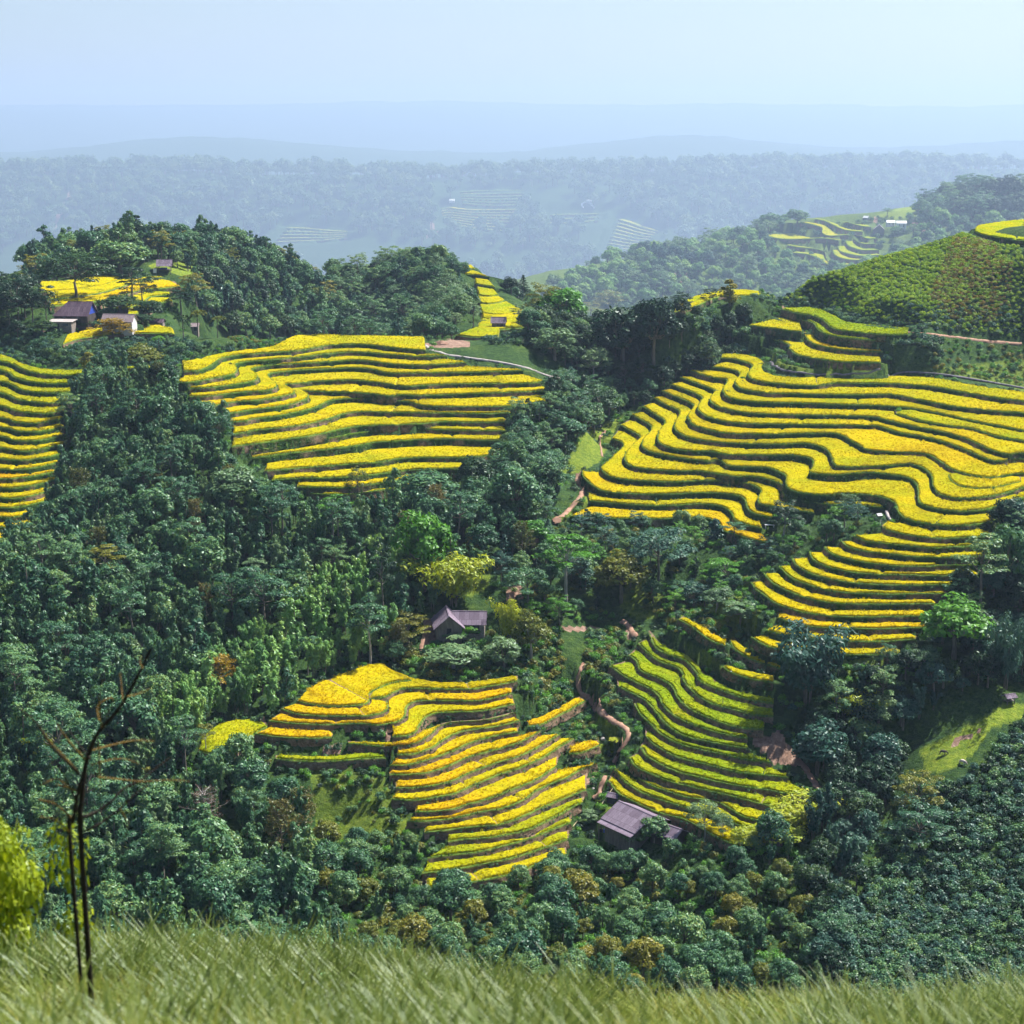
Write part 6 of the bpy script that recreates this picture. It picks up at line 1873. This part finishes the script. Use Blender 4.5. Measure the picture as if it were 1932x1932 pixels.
for zone, (kind, mat, p, s) in items:
    kname = 'bamboo' if kind == 'bamboo' else 'tree'
    lim = 290 if kname == 'bamboo' else 165
    if count.get(kname, 0) < lim and p[1] < 390:
        count[kname] = count.get(kname, 0) + 1
        lab = '%s %s %s' % (TINT[mat], LOOK[kind], WHERE[zone])
        plant(kind, Vector((p[0], p[1], p[2] - .15)), s * rng.uniform(.85, 1.15), s, mat, lab, kname, 'bamboo_clump' if kname == 'bamboo' else 'forest_tree', '%ss %s' % (LOOK[kind], WHERE[zone]))
    else:
        rest.append((kind, mat, p, s))
print('single', count, 'mass', len(rest))

def proto(kind, mat, i=0, nm='p'): 
    return PR[kind][i % len(PR[kind])].whole('%s_%s' % (kind, mat), M[mat])
def keep_proto(): pass
def wood_mass(name, lst):
    keys = sorted({(k, m) for k, m, _, _ in lst})
    for k, m in keys:
        pass
    protos, index = [], {}
    for k, m in keys:
        for i in range(min(2, len(PR[k]))):
            index.setdefault((k, m), []).append(len(protos)); protos.append((k, m, i))
    P = np.array([q[2] for q in lst]); S_ = np.array([q[3] for q in lst])
    pick = np.array([index[(q[0], q[1])][int(rng.integers(len(index[(q[0], q[1])])))] for q in lst])
    objs = [proto(*q) for q in protos]
    # Collection Info sorts by name
    for i, o in enumerate(objs): o.name = '%s_%02d' % (name, i)
    mo = mass(name, P, S_, objs)
    mo.data.attributes['pick'].data.foreach_set('value', pick.astype(np.int32))
    return mo
wood_mass('forest', rest)

# wooded hills behind the middle terraces
lst = []
Z_HILL = [(40,560),(60,505),(150,475),(240,462),(330,462),(420,458),(480,468),(540,500),(600,545),(650,600),(690,645),(560,650),(420,640),(360,615),(352,560),(395,540),(380,520),(310,500),(290,500),(240,515),(180,520),(90,540)]
for it in wood(Z_HILL, 470, 720, 4.6, {('dome','forest'): .34, ('column','forest'): .30, ('bamboo','teal'): .2, ('dome','dark'): .12, ('layer','olive'): .04}, 1.12): lst.append(it)
Z_HILL2 = [(560,620),(600,560),(640,520),(690,535),(700,528),(760,502),(830,496),(870,520),(892,560),(905,600),(905,650),(650,660)]
for it in wood(Z_HILL2, 455, 760, 4.2, {('dome','forest'): .45, ('layer','forest'): .25, ('column','teal'): .15, ('layer','pale'): .15}, .82): lst.append(it)
Z_HILL3 = [(935,540),(960,560),(1000,600),(1010,620),(960,610),(935,580)]
for it in wood(Z_HILL3, 470, 680, 4.5, {('dome','dark'): .5, ('dome','forest'): .5}, .8): lst.append(it)
Z_FARM = [(-60,560),(60,560),(80,605),(60,640),(-60,650)]
for it in wood(Z_FARM, 400, 560, 4.5, {('dome','dark'): .6, ('layer','dark'): .4}, .9, keep=.8): lst.append(it)
wood_mass('wooded_hillside', lst)
lst = []
Z_HAZY = [(1040,575),(1040,545),(1130,505),(1220,478),(1330,470),(1420,445),(1490,420),(1490,440),(1470,470),(1500,500),(1560,520),(1640,500),(1700,470),(1680,445),(1740,400),(1800,380),(1950,375),(2150,370),(2150,500),(1700,560),(1300,590)]
for it in wood(Z_HAZY, 2420, 3680, 21.5, {('dome','freshlit'): .5, ('dome','forest'): .25, ('layer','pale'): .25}, 3.2, fmin=7, keep=.85): lst.append(it)
Z_TOP = [(1740,400),(1760,384),(1830,372),(1950,368),(2150,362),(2150,410),(1740,425)]
for it in wood(Z_TOP, 2420, 3680, 22.0, {('dome','dark'): .6, ('layer','forest'): .4}, 4.8, fmin=7): lst.append(it)
wood_mass('hazy_hill_forest', lst)
Z_MTN = [(-200,545),(-200,305),(2150,305),(2150,545)]
pts = scatter_pts(Z_MTN, 8000, 10300, 60.0, 11, .95, hmin=False)
# clearings
cl = fbm(pts[:, 0] / 460, pts[:, 1] / 320, 55)
pts = pts[cl < .60]
mass('mountain_forest', pts, 5.6 * rng.uniform(.45, 1.5, len(pts)), [PR['far'][i].whole('far', M['far']) for i in range(3)])

# ------------------------------------------------------------------ undergrowth
def shrubs(name, mats, zones):
    P, S_ = [], []
    for poly, y0, y1, sp, sz, keep in zones:
        q = scatter_pts(poly, y0, y1, sp, .9, keep)
        P.append(q); S_.append(sz * rng.uniform(.6, 1.4, len(q)))
    P, S_ = np.vstack(P), np.concatenate(S_)
    P[:, 2] -= .15 * S_
    print(name, len(P))
    return mass(name, P, S_, [PR['shrub'][i % 3].whole('s', M[m]) for i, m in enumerate(mats)])
Z_SLOPE = [(-100,615),(60,622),(150,634),(330,642),(420,655),(520,650),(470,662),(400,668),(340,690),(280,702),(150,692),(60,690),(0,672),(-100,650)]
Z_RIDGE = [(1436,562),(1520,524),(1700,478),(1850,432),(1945,452),(2100,440),(2100,640),(1932,640),(1720,615),(1640,600),(1560,578)]
BR = segs(('d',[(1430,400),(1700,420),(1850,600),(1830,900),(1700,1010),(1450,1000),(1250,830),(1330,650)]))
DK = segs(('d',[(-40,830),(370,760),(560,900),(700,960),(1100,960),(1100,1030),(650,1020),(500,940),(220,890)]))
DK2 = segs(('d',[(1100,880),(1932,900),(2300,900),(2300,1130),(1110,1060)]))
shrubs('ridge_undergrowth', ['hillshrub', 'hillshrub', 'hillshrub'], [(Z_RIDGE, 415, 520, 1.05, .62, .9)])
shrubs('brown_undergrowth', ['hillbrown', 'hillbrown', 'olive'], [(BR, 415, 520, 1.0, .62, 1.0)])
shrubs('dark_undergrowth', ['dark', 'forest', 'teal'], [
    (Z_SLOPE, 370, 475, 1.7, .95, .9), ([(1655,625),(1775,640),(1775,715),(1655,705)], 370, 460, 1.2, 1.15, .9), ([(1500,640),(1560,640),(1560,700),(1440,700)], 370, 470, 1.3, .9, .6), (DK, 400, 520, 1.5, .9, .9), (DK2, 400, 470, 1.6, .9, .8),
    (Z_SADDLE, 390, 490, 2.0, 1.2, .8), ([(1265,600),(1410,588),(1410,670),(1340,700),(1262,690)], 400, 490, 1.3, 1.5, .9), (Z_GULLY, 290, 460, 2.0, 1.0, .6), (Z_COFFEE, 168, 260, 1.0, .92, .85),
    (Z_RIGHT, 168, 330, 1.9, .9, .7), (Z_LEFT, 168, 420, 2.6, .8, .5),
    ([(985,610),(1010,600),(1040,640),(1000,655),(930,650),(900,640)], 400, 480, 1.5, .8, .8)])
shrubs('green_undergrowth', ['forest', 'bright', 'olive'], [
    ([(985,1285),(1045,1280),(1050,1345),(990,1345)], 220, 310, 1.0, .95, .95), ([(1230,1150),(1300,1140),(1420,1240),(1380,1260),(1290,1220)], 230, 310, 1.2, .8, .7),
    (Z_VALLEY, 240, 350, 2.0, .8, .6),
    ([(740,1245),(820,1195),(960,1195),(1060,1190),(1060,1262),(1090,1312),(1040,1340),(980,1292),(900,1283),(800,1278)], 230, 300, 1.15, .95, .95),
    ([(1105,1180),(1190,1195),(1150,1250),(1150,1300),(1175,1350),(1150,1378),(1110,1300)], 230, 310, 1.05, .85, .95),
    ([(1040,1340),(1095,1322),(1135,1390),(1150,1425),(1110,1445),(1080,1400)], 220, 270, 1.3, .7, .6),
    ([(600,1470),(720,1460),(770,1560),(800,1700),(600,1720)], 190, 260, 1.5, .6, .5),
    ([(1280,1190),(1400,1110),(1480,1160),(1460,1260),(1400,1280),(1330,1220)], 240, 310, 1.6, .75, .6),
    ([(1000,760),(1110,740),(1180,760),(1130,800),(1050,900),(960,860)], 330, 460, 1.8, .8, .6),
    ([(1560,1240),(1720,1240),(1700,1300),(1580,1310)], 230, 290, 1.5, .6, .5),
    ([(1660,630),(1932,655),(2100,660),(2100,740),(1932,730),(1800,708),(1650,704)], 370, 450, 1.7, .8, .75),
    (Z_BOTTOM, 168, 245, 1.7, .8, .8), ([(430,1395),(700,1440),(720,1480),(560,1480)], 215, 260, 1.5, .6, .4),
    ([(480,630),(560,640),(540,655),(470,655),(430,640)], 400, 460, 1.0, .6, .9),
    ([(820,960),(1060,900),(1060,990),(900,1010)], 290, 380, 2.0, .9, .5)])
q = np.column_stack([XX.ravel(), YY.ravel(), ZZ.ravel()])
nd_ = ND.ravel()
sel = (nd_ > .5) & (nd_ < 4.5) & (q[:, 1] > 190) & (q[:, 1] < 520)
q = q[sel & (rng.random(len(q)) < np.where(nd_ < 2.2, .24, .09))]
if len(q):
    q = q[~in_crop(q[:, 0], q[:, 1])]
    av = np.array(AVOID); keep_ = np.ones(len(q), bool)
    for hx, hy, hr in av: keep_ &= (q[:, 0] - hx) ** 2 + (q[:, 1] - hy) ** 2 > (hr * .8) ** 2
    q = q[keep_]
_c, k_i, _d = zip(*[kd.find((p[0], p[1], 0)) for p in q]); q = q[np.array(_d) > .45]
print('edge', len(q))
mass('field_edge_undergrowth', q, rng.uniform(.32, .95, len(q)), [PR['shrub'][i].whole('e', M[m_]) for i, m_ in enumerate(('forest', 'bright', 'dark'))])
shrubs('pale_undergrowth', ['pale', 'pale', 'forest'], [
    ([(1040,575),(1040,548),(1130,508),(1220,485),(1330,500),(1300,590)], 2420, 3680, 10, 5.6, .9),
    ([(1470,440),(1700,400),(1720,560),(1500,520)], 2420, 3680, 14, 6.2, .4)])

# ragged ears standing out of the crop, weeds hanging from the banks
def p_blades(name, seed, n, h0, h1, spread, w, mat):
    r = np.random.default_rng(seed); V, Q = [], []
    for i in range(n):
        th = r.uniform(0, 6.28); h = r.uniform(h0, h1); l = h * r.uniform(.15, .6)
        b = r.normal(0, spread, 2); d = np.array([math.cos(th), math.sin(th)]); s_ = np.array([-d[1], d[0]]) * w
        k = len(V)
        V += [(*(b - s_ * .6), -.1), (*(b + s_ * .6), -.1), (*(b + d * l * .3 + s_), h * .6), (*(b + d * l * .3 - s_), h * .6), (*(b + d * l + s_ * .3), h * .92), (*(b + d * l - s_ * .3), h * .92)]
        Q += [(k, k + 1, k + 2, k + 3), (k + 3, k + 2, k + 4, k + 5)]
    return bpy.data.objects.new(name, mesh_np(name, np.array(V), np.array(Q), mats=[mat], smooth=False))
T4 = np.vstack(TUFTS)
T4[:, 2] -= .05
mo = mass('rice_ears', T4[:, :3], rng.uniform(.7, 1.3, len(T4)), [p_blades('ears', 80 + i, 9, .14, .34, .11, .035, M['tuft']) for i in range(3)])
at_ = mo.data.attributes.new('ripe', 'FLOAT', 'POINT'); at_.data.foreach_set('value', T4[:, 3].astype(np.float32))
B4 = np.vstack(BANKS)
lipm = B4[:, 3] == 3
mass('bank_grass', B4[lipm][:, :3], rng.uniform(.6, 1.3, lipm.sum()), [p_blades('lipgrass', 90 + i, 9, .10, .28, .14, .03, M[('bright', 'forest', 'dark')[i]]) for i in range(3)])
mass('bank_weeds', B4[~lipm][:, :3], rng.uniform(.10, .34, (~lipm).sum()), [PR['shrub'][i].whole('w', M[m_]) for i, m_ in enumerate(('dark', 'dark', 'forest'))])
print('tufts', len(T4), 'banks', len(B4))

# ------------------------------------------------------------------ the bank in front of the camera
P = np.column_stack([rng.uniform(-5.5, 5.5, 11000), rng.uniform(2.8, 13.2, 11000)])
P = P[np.abs(P[:, 0]) < P[:, 1] * .44]
P = np.column_stack([P, ground_z(P[:, 0], P[:, 1]) - .02])
def p_grass(seed, gm='grassblade'):
    p = Plant(seed); r = p.r
    n = 26
    V, Q = [], []
    for i in range(n):
        th = r.uniform(0, 6.28); h = r.uniform(.12, .34); l = h * r.uniform(.3, 1.0)
        b = r.normal(0, .05, 2); d = np.array([math.cos(th), math.sin(th)]); s = np.array([-d[1], d[0]]) * .006
        k = len(V)
        for t, w in ((0, 1), (.5, .8), (1, .1)):
            c = b + d * l * t * t
            V += [(*(c - s * w), h * t * (1 - .25 * t)), (*(c + s * w), h * t * (1 - .25 * t))]
        Q += [(k, k + 1, k + 3, k + 2), (k + 2, k + 3, k + 5, k + 4)]
    me = mesh_np('grass_tuft', np.array(V), np.array(Q), mats=[M[gm]])
    return bpy.data.objects.new('grass_tuft', me)
cl = fbm(P[:, 0] / 1.3, P[:, 1] / 1.3, 91)
mass('grass', P[cl < .52], rng.uniform(.5, 1.2, int((cl < .52).sum())), [p_grass(s) for s in (61, 62, 63)])
mass('tall_grass', P[cl >= .52], rng.uniform(.9, 1.7, int((cl >= .52).sum())), [p_grass(s, 'meadow') for s in (64, 65, 66)])
q = P[(cl > .6) & (rng.random(len(P)) < .10)]
mass('weeds', q, rng.uniform(.10, .2, len(q)), [PR['shrub'][i].whole('weed', M[m_]) for i, m_ in enumerate(('bright', 'olive', 'freshlit'))])

# bare shrub close to the camera
def near_pt(x, y, Y): # crop m coordinates at distance Y
    u, v = D('m', x, y)
    a, b_, c_ = ray(u, v); s = Y / b_
    return np.array([a * s, Y, CZ + c_ * s])
Y0 = 8.6
u, v = D('m', 570, 1330)
foot = near_pt(565, 1500, Y0); foot[2] = ground_z(foot[0], foot[1]) - .05
root = empty('bare_shrub', foot, 0, 'bare dark twiggy shrub close to the camera at the lower left', 'shrub')
def twig(pts, r0, r1, name, mat, depth=0.0, start=None):
    q = [near_pt(x, y, Y0 + depth * i / max(1, len(pts) - 1)) for i, (x, y) in enumerate(pts)]
    if start is not None: q = [start] + q
    q = catmull(np.array(q) - foot, 5)
    b = MB(); b.tube(q, 1.2 * np.linspace(r0, r1, len(q)) * rng.uniform(.93, 1.07, len(q)), 7)
    return b.build(name, M[mat], root, True)
twig([(572,1250),(578,1000),(590,850),(612,720),(655,590),(720,480),(830,360),(900,250),(965,130),(1010,40),(1040,-20),(1070,-80)], .0145, .006, 'stem', 'twig', .1, foot + np.array([.02, 0, 0]))
twig([(493,1245),(512,1150),(532,1060),(548,950),(575,850)], .011, .008, 'stem', 'twig', -.05, foot + np.array([-.03, 0, 0]))
for pts, r0, dp, mat in (
  ([(592,1112),(700,1065),(800,990),(870,915),(1000,850),(1100,770),(1205,690)], .008, .35, 'twig'),
  ([(595,1215),(720,1150),(850,1050),(970,940),(1060,880)], .007, .2, 'twig'),
  ([(565,815),(470,720),(390,640),(330,560),(250,440),(120,330)], .007, -.3, 'twig'),
  ([(535,985),(480,870),(450,800)], .006, -.1, 'twig'),
  ([(640,700),(560,600),(490,500)], .004, .2, 'twig'), ([(655,640),(800,600),(950,570),(1090,575)], .005, .3, 'leafstalk'),
  ([(640,745),(760,712),(870,700),(985,735)], .004, .2, 'leafstalk'), ([(600,700),(500,590),(420,480),(400,440)], .005, -.2, 'leafstalk'),
  ([(560,800),(460,690),(340,560),(290,480)], .005, -.2, 'leafstalk'), ([(690,830),(850,845),(1000,860),(1200,850),(1340,860)], .004, .4, 'leafstalk'),
  ([(508,1120),(390,1020),(270,985)], .005, -.3, 'leafstalk'), ([(492,1220),(390,1130),(280,1110)], .005, -.3, 'leafstalk'),
  ([(700,430),(690,330),(770,270),(800,290),(760,400)], .004, .2, 'leafstalk'), ([(870,300),(860,200),(850,90)], .003, .2, 'leafstalk'),
  ([(720,480),(700,300),(730,130)], .003, -.1, 'leafstalk'), ([(900,260),(980,240),(1070,200)], .004, .1, 'leafstalk'),
  ([(700,600),(705,780),(710,900),(690,960)], .004, .1, 'leafstalk'), ([(560,930),(430,890),(400,880)], .004, -.2, 'leafstalk'),
  ([(850,1050),(900,1150),(890,1240)], .003, .1, 'leafstalk'), ([(480,900),(400,840),(280,890)], .004, -.2, 'leafstalk'),
  ([(1010,60),(990,20),(1000,-30)], .004, .05, 'leafstalk')):
    twig(pts, r0, r0 * .45, 'branch' if mat == 'twig' else 'leaf_stalk', mat, dp)

# yellow green bush and a grass clump at the lower left corner
Yb = 11.0
a, b_, c_ = ray(18, 1640); s = Yb / b_
p = Plant(71); r = p.r
for i in range(26):
    q = r.uniform(.09, .16)
    p.lobe((r.uniform(-.75, .42), r.uniform(-.35, .35), r.uniform(.05, .35) + .22 * (1 - abs(r.uniform(-1, 1)))), (q, q, q * .8), 150, .035)
p.tube([(0, 0, -.3), (0, 0, .3)], [.02, .01], 5)
p.finish('yellow_bush')
g0 = Vector((a * s, Yb, 0)); g0.z = float(ground_z(g0.x, g0.y))
top = CZ + ray(20, 1520)[2] * Yb / ray(20, 1520)[1]
o = empty('yellow_bush', g0, 0, 'sunlit yellow green bush at the bottom left corner', 'shrub')
k = max(1.0, (top - g0.z) / .50)
o.scale = (1.15, 1, k)
c = link('foliage', p.crown, o); c.material_slots[0].link = 'OBJECT'; c.material_slots[0].material = M['lime']
link('stem', p.trunk, o)
p = Plant(72); r = p.r
V, Q = [], []
for i in range(46):
    th = r.uniform(0, 6.28); h = r.uniform(.3, .62); l = h * r.uniform(.25, .95)
    d = np.array([math.cos(th), math.sin(th)]); s_ = np.array([-d[1], d[0]]) * .009; kk = len(V)
    bb = r.normal(0, .04, 2)
    for t, w in ((0, .6), (.35, 1), (.7, .8), (1, .1)):
        cc = bb + d * l * t * t; z = h * (t - .35 * t * t * (l / h))
        V += [(*(cc - s_ * w), z), (*(cc + s_ * w), z)]
    Q += [(kk, kk + 1, kk + 3, kk + 2), (kk + 2, kk + 3, kk + 5, kk + 4), (kk + 4, kk + 5, kk + 7, kk + 6)]
o = link('grass_clump', mesh_np('grass_clump', np.array(V), np.array(Q), mats=[M['grassblade']]))
a, b_, c_ = ray(8, 1560); Yg = 11.4
o.location = (a * Yg / b_, Yg, g0.z + (top - g0.z) * .35); o.scale = (1.0, 1, 1.15)
tag(o, 'clump of long arching grass blades at the left edge behind the yellow bush', 'grass clump')

# ------------------------------------------------------------------ haze
b = MB(); b.box(-20000, 20000, -60, 25000, float(ZZ.min()) - 3, max(CZ, float(ZZ.max())) + 60)
m, nt, out = new_mat('valley_haze')
pv = N(nt, 'ShaderNodeVolumePrincipled')
pv.inputs['Color'].default_value = (.52, .70, 1.0, 1)
pv.inputs['Density'].default_value = .0001
pv.inputs['Anisotropy'].default_value = .25
nt.links.new(pv.outputs[0], out.inputs['Volume'])
hz = b.build('haze', m)
tag(hz, kind='stuff')
